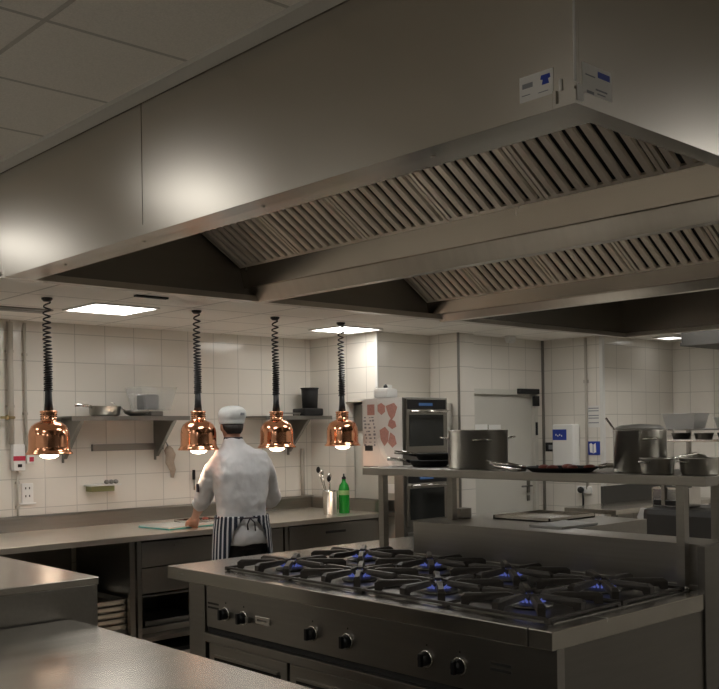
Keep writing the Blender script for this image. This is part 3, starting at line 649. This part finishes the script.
b.tube([(.01, 0, 0), (.02, 0, .06), (-.01, 0, .13), (.0, 0, .19), (-.02, 0, .24), (-.02, 0, .27)], [(.012, .015), (.028, .02), (.04, .028), (.048, .03), (.042, .025), (.012, .01)], 12)
b.make('cloth_body', 'rag', t); B().tube([(-.02, .0, .26), (-.03, .03, .31), (-.03, .06, .32)], .006, 6).make('hook', 'steel_d', t)
# soap ledge
t = thing('wall_ledge', 'small wall ledge with an olive sponge below the left wall shelf', 'ledge', (3.77, 7.15, 1.2))
o = (3.77, 7.15, 1.2)
B(o).box(3.64, 3.90, 7.06, WB-.001, 1.215, 1.226).make('ledge_plate', 'whitem', t); B(o).box(3.66, 3.86, 7.10, WB-.001, 1.17, 1.215, .004).make('ledge_body', mat('olive', (.30, .30, .14), .7), t)
for i, x in enumerate((3.79, 3.83, 3.87)):
    t = B().ell((0, 0, .018), (.022, .02, .018), 10).make('steel_scourer', 'steel_d', loc=(x, 7.10, 1.2265)); tag(t, 'round steel scourer on the small wall ledge', 'scourer', 'scourers on the wall ledge')
t = B((3.17, WB, 1.18)).box(3.13, 3.22, WB-.014, WB-.001, 1.11, 1.26, .004).box(3.11, 3.24, WB-.02, WB-.001, 1.10, 1.112, .002).make('wall_socket', 'white', loc=(3.17, WB, 1.18)); tag(t, 'white double wall socket below the copper lamp at the far left', 'socket')
b = B((3.17, WB, 1.18))
for z in (1.155, 1.215):
    for x in (3.155, 3.185): b.box(x, x+.008, WB-.0165, WB-.013, z, z+.016)
b.make('socket_hole', 'black', t)
t = thing('wall_dispenser', 'small white wall box with a red band and black dot, far left', 'dispenser', (3.09, WB, 1.45)); o = (3.09, WB, 1.45)
B(o).box(3.05, 3.14, WB-.06, WB-.001, 1.36, 1.56, .005).make('box_body', 'white', t)
B(o).box(3.049, 3.141, WB-.0615, WB-.055, 1.435, 1.47).make('red_band', 'red', t); B(o).box(3.08, 3.115, WB-.0615, WB-.055, 1.385, 1.41, .004).make('dot', 'black', t)
t = thing('alarm_point', 'little red and white call point beside the far left wall box', 'alarm', (3.2, WB, 1.43)); o = (3.2, WB, 1.43)
B(o).box(3.165, 3.225, WB-.03, WB-.001, 1.41, 1.48, .004).make('box_body', 'white', t); B(o).box(3.185, 3.22, WB-.032, WB-.029, 1.425, 1.46).make('push_plate', 'red', t)
def vpipe(x, z0, z1, r, label, y=None, m='copperpipe'):
    y = y if y else WB-r-.012
    t = thing('wall_pipe', label, 'pipe', (x, y, z0)); b = B().tube([(0, 0, 0), (0, 0, z1-z0)], r, 14); b.make('pipe_run', m, t)
    for z in (.3*(z1-z0), .75*(z1-z0)): B().box(-r-.006, r+.006, -.004, WB-y-.001 if y > 7 else .02, z, z+.02).make('pipe_clip', m, t)
    return t
vpipe(3.045, 1.56, LC-.02, .022, 'pale vertical pipe on the tiles, left one of the far left pair')
vpipe(3.165, 1.48, LC-.02, .011, 'thin vertical pipe on the tiles, right one of the far left pair')
vpipe(3.095, .95, 1.36, .008, 'thin pipe running down from the red banded wall box')
t = thing('wall_tap', 'brass tap handle on the wide vertical pipe', 'tap', (3.0, WB-.05, 1.76)); B().tube([(-.05, -.02, 0), (.06, -.02, 0)], .010, 8).ell((.0, -.02, 0), (.02, .02, .02), 8).tube([(.03, -.02, 0), (.03, .05, 0)], .006, 6).make('tap_handle', mat('brass', (.45, .36, .2), .35, 1), t)
t = thing('kitchen_knife', 'dark handled knife hanging on the tiles left of the cook', 'knife', (4.665, WB-.012, 1.13)); B().box(-.006, .006, -.004, .004, 0, .10, .002).make('knife_blade', 'chrome', t); B().box(-.011, .011, -.008, .008, .09, .175, .004).make('knife_handle', 'black', t)
t = thing('wall_hook', 'dark wall hook with a scoop above and right of the cook', 'hook', (5.53, WB-.02, 1.6)); B().ell((0, -.02, 0), (.055, .02, .028), 10).tube([(0, -.02, 0), (-.05, .01, -.03)], .008, 6).make('scoop_body', 'steel_d', t)
# black food processor on right shelf
t = thing('food_processor', 'black food processor on the right wall shelf', 'food processor', (5.83, 7.02, 1.766))
B().box(-.13, .10, -.09, .09, 0, .07, .015).make('motor_base', 'black', t); B().lathe([(0, .07), (.07, .07), (.078, .22), (.08, .25), (.086, .252), (.086, .262), (0, .264)], (.01, 0, 0), 28).make('jug', 'blackm', t)
t = thing('mandoline', 'flat dark slicer lying on the right wall shelf', 'slicer', (5.53, 7.0, 1.766)); B().box(-.11, .15, -.04, .04, .02, .03, .003).box(-.10, -.09, -.04, .04, 0, .02).box(.13, .14, -.04, .04, 0, .02).make('slicer_plate', 'steel_d', t); B().ell((-.11, 0, .04), (.03, .02, .02), 8).make('hand_guard', 'black', t)
t = B((5.72, WB, 1.2)).tube([(5.865, 7.17, 1.02), (5.865, 7.17, 1.46)], .018, 12).make('wall_pipe', 'copperpipe', loc=(5.72, WB, 1.2)); tag(t, 'short upright pipe behind the green bottle', 'pipe')
# wall switch
t = B((WX+.12, 6.3, 1.1)).box(6.10, 6.12, 6.15, 6.32, 1.06, 1.14, .005).make('wall_switch', 'white', loc=(WX+.12, 6.3, 1.1)); tag(t, 'white switch plate on the cream wall below the poster', 'switch')

# ================================================================== UTENSIL BIN, BOTTLE
cxy = (5.555, 6.42)
t = thing('utensil_holder', 'steel cylinder holding ladles on the worktop', 'holder', (*cxy, .901))
B().lathe([(0, 0), (.058, 0), (.062, .01), (.066, .20), (.070, .203), (.062, .202), (.058, .012), (0, .008)], n=30).make('cylinder_wall', 'chrome', t)
for i, (dx, dy, h, k, lb) in enumerate(((-.10, .03, .36, 'black', 'black spoon handle leaning left in the steel cylinder'), (-.045, .05, .33, 'chrome', 'steel ladle leaning back in the steel cylinder'), (-.02, -.01, .28, 'black', 'short black utensil upright in the steel cylinder'), (.03, .04, .30, 'chrome', 'steel whisk leaning right in the steel cylinder'))):
    u = thing('serving_spoon', lb, 'utensil', (*cxy, .915)); B().tube([(0, 0, 0), (dx*.8, dy*.8, h*.8), (dx, dy, h)], .006, 8).make('spoon_handle', 'chrome', u); B().ell((dx*1.05, dy*1.05, h+.015), (.022, .012, .028), 10).make('spoon_bowl', k, u)
t = thing('squeeze_bottle', 'bright green bottle with dark pourer beside the steel cylinder', 'bottle', (5.715, 6.42, .901))
B().lathe([(0, 0), (.044, 0), (.048, .006), (.048, .21), (.040, .245), (.019, .272), (.016, .30), (0, .30)], n=28).make('bottle_body', 'green', t)
B().lathe([(0, .298), (.019, .298), (.019, .315), (.008, .322), (.007, .345), (0, .346)], n=16).make('pourer', 'black', t)
B().lathe([(.0487, .16), (.0487, .20)], n=28).make('bottle_label', mat('pale_green', (.35, .6, .25), .5), t)

# ================================================================== OVEN COLUMN + POSTERS
ox0, ox1, oy0 = 5.53, 6.06, 5.50
o = (5.8, 5.6, 0)
t = thing('double_oven', 'two built-in black glass ovens stacked in a steel housing', 'oven', o)
B(o).box(ox0, ox1, oy0, 5.96, 1.32, 1.885, .004).box(ox0, ox1, oy0, 5.60, 0, 1.32).make('housing', 'steel_d', t)
B(o).box(ox0-.006, ox0, oy0+.0, 5.96, 1.33, 1.885).make('white_side_panel', 'whitem', t)
def oven(z0, z1, nm):
    d = B(o).box(ox0+.03, ox1-.03, oy0-.018, oy0, z0, z1, .003).make('oven_front', 'steel', t)
    B(o).box(ox0+.04, ox1-.04, oy0-.022, oy0-.017, z1-.085, z1-.008).make('control_strip', 'black', d)
    B(o).box(ox0+.17, ox0+.33, oy0-.0235, oy0-.0215, z1-.058, z1-.035).make('display', mat('blue_display', (.03, .06, .12), .3, emit=(.1, .25, .6), es=.06), d)
    B(o).box(ox0+.06, ox1-.07, oy0-.022, oy0-.017, z0+.05, z1-.13).make('oven_window', 'oglass', d)
    b_ = B(o).tube([(ox0+.05, oy0-.055, z1-.105), (ox1-.05, oy0-.055, z1-.105)], .010, 10).tube([(ox0+.08, oy0-.055, z1-.105), (ox0+.08, oy0-.01, z1-.105)], .007, 8).tube([(ox1-.08, oy0-.055, z1-.105), (ox1-.08, oy0-.01, z1-.105)], .007, 8)
    b_.make('oven_handle', 'chrome', d)
oven(1.44, 1.875, 'a'); oven(.85, 1.28, 'b'); B(o).box(ox0+.03, ox1-.03, oy0-.012, oy0, .3, .80, .003).make('lower_door', 'steel', t)
# poster sheets on the white side
px_ = ox0-.0085
def PY(x): return 5.5+(402-x)*.0124
def PZ(y): return 1.885-(y-398)*.0080
t = B((px_, 5.88, 1.6)).box(px_-.001, px_+.001, PY(380), PY(366.5), 1.45, 1.875).make('poster', 'paper', loc=(px_, 5.88, 1.6)); tag(t, 'left white chart with black sketches on the side of the oven housing', 'poster')
random.seed(3)
for k in range(9):
    for x in (369, 373, 377):
        z = PZ(418+3.6*k); y = PY(x+random.uniform(-1, 1)); B((px_, 5.88, 1.6)).box(px_-.0018, px_-.001, y, y+random.uniform(.012, .03), z, z+random.uniform(.006, .018)).make('sketch_print', 'greyp', t)
B((px_, 5.88, 1.6)).box(px_-.0018, px_-.001, PY(377), PY(370), PZ(415), PZ(404)).make('meat_print', 'meatp', t)
t = B((px_, 5.65, 1.6)).box(px_-.001, px_+.001, PY(401), PY(380.5), 1.36, 1.875).make('poster', 'paper', loc=(px_, 5.65, 1.6)); tag(t, 'right white chart with pink meat cuts, on the side of the oven housing', 'poster')
for (x, y, w1, h1, sk) in ((383.5, 409, 7, 12, 0), (393, 412, 6, 17, -.03), (393.4, 424.5, 8, 10, .015), (386, 437, 7, 19, -.01), (393.4, 440.6, 8, 15, .02)):
    w1 *= .0124; h1 *= .0083; y, z = PY(x), PZ(y)
    B((px_, 5.65, 1.6)).prism([(y-w1/2, z-h1/4), (y, z-h1/2), (y+w1/2, z-h1/6), (y+w1/2-sk, z+h1/3), (y+sk, z+h1/2), (y-w1/2+sk, z+h1/4)], 'x', px_-.0018, px_-.001).make('meat_print', 'meatp', t)
B((px_, 5.65, 1.6)).prism([(PY(379), PZ(440)), (PY(383), PZ(455)), (PY(391), PZ(467)), (PY(394), PZ(467)), (PY(387), PZ(454)), (PY(382), PZ(438))], 'x', px_-.004, px_-.0018).make('curled_sheet', 'white', t)
t = B((px_, 5.88, 1.48)).box(px_-.012, px_-.002, PY(375), PY(368), 1.455, 1.50, .004).make('magnet_clip', 'black', loc=(px_, 5.88, 1.48)); tag(t, 'black clip at the foot of the left chart', 'clip')
# white bread bin on housing
t = thing('white_box', 'rounded white plastic box on top of the oven housing', 'box', (5.66, 5.82, 1.887), math.radians(20))
B().box(-.10, .10, -.07, .07, 0, .085, .028).make('box_body', 'white', t); B().lathe([(0, .085), (.016, .085), (.018, .10), (.011, .115), (0, .12)], n=16).make('box_knob', 'black', t); B().box(.02, .07, -.03, .03, .083, .115, .008).make('box_lid_clip', 'white', t)
for i, y in enumerate((6.22, 6.14)):
    t = B().lathe([(0, 0), (.014, 0), (.016, .03), (.009, .04), (0, .042)], n=12).make('spice_jar', 'greyp', loc=(6.14, y, 1.861)); tag(t, 'tiny dark jar on the cream ledge beside the white box', 'jar', 'tiny jars on the cream ledge')

# ================================================================== RIGHT BACKGROUND
X8 = 8.05
t = thing('towel_dispenser', 'white wall dispenser with a blue label on the tiled pier', 'dispenser', (X8, 5.69, 1.45)); o = (X8, 5.69, 1.45)
B(o).box(X8-.13, X8-.001, 5.56, 5.80, 1.24, 1.655, .018).make('dispenser_body', 'white', t)
B(o).box(X8-.132, X8-.128, 5.63, 5.792, 1.50, 1.605, .001).make('blue_label', 'blue', t)
b = B(o)
for k in range(4): b.box(X8-.1335, X8-.1315, 5.68+.022*k, 5.69+.022*k, 1.535+.008*(k % 2), 1.55+.01*(k % 2))
b.make('label_print', 'white', t)
t = thing('wall_switch', 'small dark sign plate left of the white dispenser', 'sign', (X8, 5.89, 1.43)); o = (X8, 5.89, 1.43)
B(o).box(X8-.012, X8-.001, 5.83, 5.97, 1.385, 1.475, .003).make('plate', 'blackm', t); B(o).box(X8-.014, X8-.011, 5.87, 5.93, 1.405, 1.45, .001).make('plate_print', 'greyp', t)
t = thing('wall_notice', 'blue and white sign by the pier edge', 'sign', (X8, 5.4, 1.42)); o = (X8, 5.4, 1.42)
B(o).box(X8-.008, X8-.001, 5.335, 5.485, 1.355, 1.485).make('sign_plate', 'blue', t); B(o).prism([(5.375, 1.38), (5.405, 1.37), (5.445, 1.38), (5.45, 1.46), (5.43, 1.47), (5.41, 1.45), (5.38, 1.47)], 'x', X8-.010, X8-.0078).make('sign_print', 'white', t)
B(o).box(X8-.011, X8-.0098, 5.405, 5.412, 1.375, 1.45).make('sign_print', 'blue', t)
t = B((X8, 5.4, 1.7)).box(X8-.003, X8-.001, 5.335, 5.47, 1.62, 1.83).make('wall_notice', 'paper', loc=(X8, 5.4, 1.7)); tag(t, 'pale notice with grey lines above the blue sign', 'sign')
b = B((X8, 5.4, 1.7))
for z in (1.80, 1.775, 1.73, 1.705, 1.66): b.box(X8-.0045, X8-.003, 5.345, 5.46, z, z+.009)
b.make('notice_lines', 'greyp', t)
t = B().tube([(X8-.018, 5.475, 1.02), (X8-.018, 5.475, 2.49)], .014, 10).box(X8-.03, X8-.001, 5.455, 5.495, 2.05, 2.08).make('wall_conduit', 'copperpipe'); tag(t, 'vertical conduit on the tiled pier', 'pipe')
t = thing('plug_socket', 'white socket with a black plug and cable below the conduit', 'socket', (X8, 5.52, 1.02)); o = (X8, 5.52, 1.02)
B(o).box(X8-.03, X8-.001, 5.43, 5.59, .98, 1.05, .008).make('socket_plate', 'white', t); B(o).ell((X8-.05, 5.53, 1.015), (.028, .035, .032), 10).tube([(X8-.06, 5.50, 1.0), (X8-.06, 5.495, .93), (X8-.055, 5.50, .86)], .010, 8).make('plug', 'blackm', t)
# steel table far right
t = thing('prep_table', 'steel side table with dark upstand beside the tiled pier', 'table', (8.1, 5.0, 0)); o = (8.1, 5.0, 0)
B(o).box(7.35, 9.2, 4.72, 5.26, .86, .90, .003).make('table_top', 'top', t); B(o).box(7.95, 9.2, 5.24, 5.27, .90, 1.06).make('upstand', 'enamel', t)
for (x, y) in ((7.38, 4.75), (7.38, 5.2), (9.1, 4.75), (9.1, 5.2)): B(o).box(x, x+.04, y, y+.04, 0, .86).make('leg', 'steel', t)
B(o).box(7.42, 9.1, 4.76, 5.22, .30, .33).make('undershelf', 'steel_d', t)
t = thing('hanging_towel', 'white towel hanging at the corner of the far steel cabinet', 'towel', (7.0, 4.24, .72)); B((7.0, 4.24, .72)).prism([(4.205, .97), (4.245, .97), (4.275, .90), (4.265, .74), (4.225, .70), (4.215, .85)], 'x', 6.96, 6.99).make('towel_body', 'paper', t)
t = thing('steel_cabinet', 'rounded dark steel cabinet carrying the small toaster, behind the range', 'cabinet', (7.2, 3.4, 0)); o = (7.2, 3.4, 0)
B(o).box(6.9, 7.5, 2.0, 4.20, .55, .98, .05).make('cabinet_body', 'enamel', t); B(o).box(6.93, 7.47, 2.03, 4.15, 0, .55).make('cabinet_base', 'enamel', t)
B(o).box(6.885, 6.9, 3.55, 4.0, .60, .72, .004).box(6.885, 6.9, 2.9, 3.5, .60, .72, .004).make('cabinet_drawer', 'steel', t)
t = thing('toaster', 'shiny steel toaster behind the right shelf post', 'toaster', (7.08, 4.0, .981)); B().box(-.10, .10, -.16, .16, 0, .16, .015).make('toaster_body', 'chrome', t); B().box(-.03, .03, -.12, .12, .158, .164).make('toaster_slot', 'black', t); B().box(-.115, -.10, -.13, .13, .02, .06, .003).make('toaster_front', 'black', t)
t = pot('stock_pot', 'large dark pot on the far cabinet right of the shelf post', 'pot', (7.15, 3.55, .981), .13, .28, 2, 0, 'steel_d')
sh = thing('steel_rack', 'steel two-tier rack with pans behind the tall stock pot', 'rack', (7.2, 3.5, .98)); o = (7.2, 3.5, .98)
B(o).box(6.95, 7.4, 2.6, 4.07, 1.50, 1.515, .002).make('rack_shelf', 'top', sh); B(o).box(6.95, 7.4, 2.6, 4.07, 1.588, 1.60, .002).make('rack_shelf', 'steel_d', sh)
for (x, y) in ((6.96, 4.03), (7.36, 4.03), (6.96, 2.62), (7.36, 2.62)): B(o).box(x, x+.03, y, y+.03, 1.0, 1.60).make('rack_post', 'steel', sh)
for i in range(7):
    c = B().lathe([(0, 0), (.06, 0), (.075, .05), (.08, .052), (.07, .05), (.055, .006), (0, .006)], n=20).make('dish', ['steel_d', 'pot', 'blackm'][i % 3], loc=(7.05, 3.93-.19*i, 1.516)) if i < 3 else None
    if c is None:
        c = [d0, d1, d2][i % 3].copy(); COL.objects.link(c); c.location = (7.05, 3.93-.19*i, 1.516)
    if i == 0: d0 = c
    if i == 1: d1 = c
    if i == 2: d2 = c
    tag(c, 'small metal dish in the row between the two tiers of the far rack', 'dish', 'dishes on the rack')
t = thing('food_tub', 'white plastic tub on top of the far rack', 'tub', (7.12, 3.93, 1.601), PI/2)
tubwalls(B(), .115, .14, .09, .11, .115).make('tub_wall', 'white', t); B().box(-.145, .145, -.115, .115, .115, .122, .002).make('tub_lid', 'white', t)
t = thing('food_tub', 'white tub cut off at the right edge of the picture', 'tub', (7.12, 3.52, 1.601), PI/2)
tubwalls(B(), .10, .12, .09, .11, .08).make('tub_wall', 'white', t); B().box(-.125, .125, -.115, .115, .08, .086, .002).make('tub_lid', 'white', t)

# ================================================================== CUTTING BOARD ETC.
t = thing('cutting_board', 'pale board with teal edge in front of the cook', 'cutting board', (4.17, 6.56, .901), math.radians(6))
B().box(-.30, .32, -.19, .19, .004, .02, .003).make('board_slab', 'board', t); B().box(-.302, .322, -.192, .192, 0, .008, .002).make('teal_base', 'teal', t)
t = thing('steel_tray', 'shallow steel tray with food at the end of the cutting board', 'tray', (4.28, 6.60, .922)); B().box(-.12, .18, -.10, .10, 0, .004).box(-.12, .18, -.10, -.095, 0, .018).box(-.12, .18, .095, .10, 0, .018).box(-.12, -.115, -.10, .10, 0, .018).box(.175, .18, -.10, .10, 0, .018).make('tray_base', 'chrome', t)
for i, (x, y) in enumerate(((4.24, 6.57), (4.31, 6.62), (4.37, 6.58))):
    f = B().ell((0, 0, .014), (.03, .022, .014), 8).make('food_piece', 'meat', loc=(x, y, .927)); tag(f, 'small piece of food in the shallow tray before the cook', 'food', 'food pieces in the tray')

# ================================================================== COOK
CXP, CYP = 4.11, 5.72
rzc = math.radians(-14)
ch = thing('person', 'person in white jacket, white cap and striped apron, seen from behind, working at the board', 'person', (CXP, CYP, 0), rzc)
def remesh(o, v, sm=6, fac=.5):
    m = o.modifiers.new('rm', 'REMESH'); m.mode = 'VOXEL'; m.voxel_size = v; m.use_smooth_shade = True
    s_ = o.modifiers.new('sm', 'SMOOTH'); s_.iterations = sm; s_.factor = fac
def L(v):    # world point -> cook's local frame
    d = Vector((v[0]-CXP, v[1]-CYP, v[2])); return Matrix.Rotation(-rzc, 3, 'Z')@d
lh = L((4.07, 6.26, .995)); le = L((3.935, 5.95, 1.15)); ls = Vector((-.165, .02, 1.445))
rh = L((4.60, 6.20, 1.00)); re = L((4.48, 5.84, 1.13)); rs = Vector((.170, .02, 1.435))
b = B()
# torso core, neck, head
hx = -.035
b.loft([(0, .0, .86, .140, .095), (0, 0, .95, .140, .095), (0, .0, 1.08, .130, .09), (0, .01, 1.25, .145, .095), (0, .02, 1.38, .150, .09), (0, .03, 1.46, .10, .065), (hx*.5, .045, 1.51, .055, .055), (hx, .06, 1.56, .053, .056), (hx, .075, 1.60, .055, .062)])
b.ell((hx, .085, 1.675), (.074, .094, .108), 18); b.ell((hx, .105, 1.622), (.056, .068, .055), 14)
b.ell((hx, .182, 1.655), (.011, .020, .022), 8); b.ell((hx, .168, 1.612), (.024, .014, .008), 8)       # nose, lips
for s_ in (-1, 1): b.ell((hx+s_*.078, .080, 1.662), (.009, .019, .032), 10); b.ell((hx+s_*.03, .170, 1.685), (.013, .010, .008), 8)
for (s_, sh_, el, hd) in ((-1, ls, le, lh), (1, rs, re, rh)):
    b.tube([sh_+Vector((-s_*.08, 0, -.02)), sh_+Vector((-s_*.02, 0, -.02)), sh_.lerp(el, .5), el], [.04, .044, .044, .040], 14)
    b.tube([el, el.lerp(hd, .35), el.lerp(hd, .85), hd], [.042, .043, .030, .028], 14)
    # hand: palm + five fingers, curled over the board
    d = (hd-el).normalized(); side = d.cross(Vector((0, 0, 1))).normalized(); dn = Vector((0, 0, -1))
    palm = hd+d*.05+dn*.008
    b.tube([hd, palm, palm+d*.035+dn*.01], [(.028, .022), (.042, .018), (.040, .015)], 12)
    for k, (off, ln) in enumerate(((-.032, .062), (-.011, .072), (.011, .068), (.031, .054))):
        f0 = palm+d*.03+dn*.012+side*off
        b.tube([f0, f0+d*ln*.5+dn*.012, f0+d*ln*.85+dn*.034, f0+d*ln*.9+dn*.052], [.0095, .009, .0085, .007], 8)
    th = palm-d*.01-side*.035*s_*-1
    b.tube([th, th-side*(-s_)*.022+d*.025+dn*.012, th-side*(-s_)*.024+d*.055+dn*.03], [.012, .011, .009], 8)
# legs and feet
for s_ in (-1, 1):
    b.tube([(s_*.085, 0, .90), (s_*.09, .01, .70), (s_*.095, .02, .48), (s_*.095, -.01, .28), (s_*.10, -.02, .08)], [.085, .078, .055, .052, .038], 14)
    b.ell((s_*.10, .04, .04), (.042, .12, .038), 12)
body = b.make('body', 'skin', ch); remesh(body, .0065, 3)
# eyes
for s_ in (-1, 1): B().ell((hx+s_*.03, .1755, 1.685), (.009, .006, .006), 10).make('eye', 'black', body)
# hair
b = B(); b.ell((0, .070, 1.678), (.079, .090, .075), 18); b.loft([(0, .045, 1.615, .050, .055), (0, .050, 1.64, .066, .070), (0, .062, 1.68, .077, .086)], 24, 2.1)
hr = b.make('hair', 'hair', ch, loc=(hx, 0, 0))
for p in list(hr.data.vertices):
    if p.co.y > .12: p.co.y = .12
# cap
b = B(); b.loft([(0, .080, 1.682, .086, .102), (0, .080, 1.69, .090, .106), (0, .078, 1.718, .091, .107), (0, .076, 1.726, .097, .113), (0, .070, 1.755, .102, .117), (0, .066, 1.785, .094, .108), (0, .064, 1.806, .072, .084), (0, .064, 1.818, .036, .042)], 36, 2.05)
cp_ = b.make('cap', 'cap', ch, loc=(hx, 0, 0)); m_ = cp_.modifiers.new('s', 'SUBSURF'); m_.levels = 1; m_.render_levels = 2
B().box(.02, .05, -.045, -.038, 1.745, 1.765, .002).make('cap_vent', 'greyp', cp_)
# jacket
b = B()
b.loft([(0, -.005, .83, .190, .135), (0, -.005, .90, .188, .136), (0, 0, .975, .180, .130), (0, .0, 1.03, .176, .128), (-.0, .0, 1.12, .182, .134), (0, .005, 1.24, .198, .140), (0, .01, 1.34, .214, .138), (0, .02, 1.42, .208, .126), (0, .03, 1.475, .170, .108), (hx*.5, .04, 1.515, .112, .088), (hx, .048, 1.55, .074, .075), (hx, .052, 1.580, .066, .070)], 36, 2.3)
for (s_, sh_, el, hd) in ((-1, ls, le, lh), (1, rs, re, rh)):
    q = el.lerp(hd, .30)
    b.tube([sh_+Vector((-s_*.10, 0, .005)), sh_+Vector((-s_*.03, 0, -.01)), sh_.lerp(el, .3), sh_.lerp(el, .65), el, el.lerp(hd, .14), q], [.072, .080, .076, .069, .064, .061, .059], 18)
jk = b.make('jacket', 'cloth', ch); remesh(jk, .010, 8)
tx = D.textures.new('folds', 'CLOUDS'); tx.noise_scale = .12; tx.noise_depth = 2
dm = jk.modifiers.new('folds', 'DISPLACE'); dm.texture = tx; dm.texture_coords = 'LOCAL'; dm.strength = .030; dm.mid_level = .5
B().loft([(0, .05, 1.555, .072, .074), (0, .055, 1.59, .066, .070), (0, .056, 1.592, .062, .066), (0, .055, 1.56, .062, .064)], 28, 2.1, cap=False).make('collar', 'navy', jk, loc=(hx, 0, 0))
sl = ls.lerp(le, .72); B().box(sl.x-.078, sl.x-.066, sl.y-.02, sl.y+.012, sl.z-.03, sl.z+.03, .002).make('sleeve_badge', 'navy', jk)
# trousers
b = B()
b.loft([(0, 0, .80, .168, .118), (0, 0, .88, .175, .122), (0, 0, .99, .172, .122)], 28, 2.3)
for s_ in (-1, 1): b.tube([(s_*.085, 0, .90), (s_*.09, .01, .70), (s_*.095, .015, .48), (s_*.097, -.01, .25), (s_*.10, -.02, .09)], [.098, .095, .080, .075, .070], 16)
tr = b.make('trousers', 'trouser', ch); remesh(tr, .012, 4)
for s_ in (-1, 1): B().box(s_*.10-.05, s_*.10+.05, -.075, .17, 0, .085, .03).make('shoe', 'black', ch)
# apron: open-backed wrap with stripes
b = B(); uvl = b.bm.loops.layers.uv.new('wrap'); n = 44; rows = [(1.035, .190, .142), (1.02, .192, .144), (.93, .204, .154), (.80, .212, .162), (.62, .220, .168), (.42, .225, .174)]
gap0, gap1 = -90+24, -90-24     # open span at the back, degrees (widens downwards)
grid = []
for j, (z, rx, ry) in enumerate(rows):
    g = [4, 10, 30, 40, 44, 46][j]; row = []
    for i in range(n+1):
        a = math.radians(-90+g+(360-2*g)*i/n); p = 2.4
        ca, sa = math.cos(a), math.sin(a)
        row.append((rx*math.copysign(abs(ca)**(2/p), ca), ry*math.copysign(abs(sa)**(2/p), sa), z, a*.2))
    grid.append(row)
vs = [[b.bm.verts.new(r[:3]) for r in row] for row in grid]
for j in range(len(rows)-1):
    for i in range(n):
        f = b.bm.faces.new((vs[j][i], vs[j][i+1], vs[j+1][i+1], vs[j+1][i])); f.smooth = True
        for lp, (jj, ii) in zip(f.loops, ((j, i), (j, i+1), (j+1, i+1), (j+1, i))): lp[uvl].uv = (grid[jj][ii][3], grid[jj][ii][2])
ap = b.make('apron', 'apron', ch); so = ap.modifiers.new('t', 'SOLIDIFY'); so.thickness = .004; so.offset = 1
b = B(); 
R_ = [(.196*math.cos(2*PI*k/40), .148*math.sin(2*PI*k/40), 1.022) for k in range(41)]
b.tube(R_, .006, 6); b.tube([(.0, -.155, 1.02), (.03, -.165, .99), (.035, -.165, .93)], .005, 6).tube([(.0, -.155, 1.02), (-.025, -.165, .98), (-.02, -.165, .94)], .005, 6).make('apron_tie', 'navy', ap)
# knife held by the cook
t = thing('chef_knife', 'knife held over the cutting board by the cook', 'knife', (4.12, 6.37, .94)); B().box(-.01, .01, -.05, .03, 0, .02, .003).make('knife_handle', 'black', t); B().prism([(.03, .018), (.19, .0), (.17, -.012), (.03, -.012)], 'x', -.001, .001).make('knife_blade', 'chrome', t)
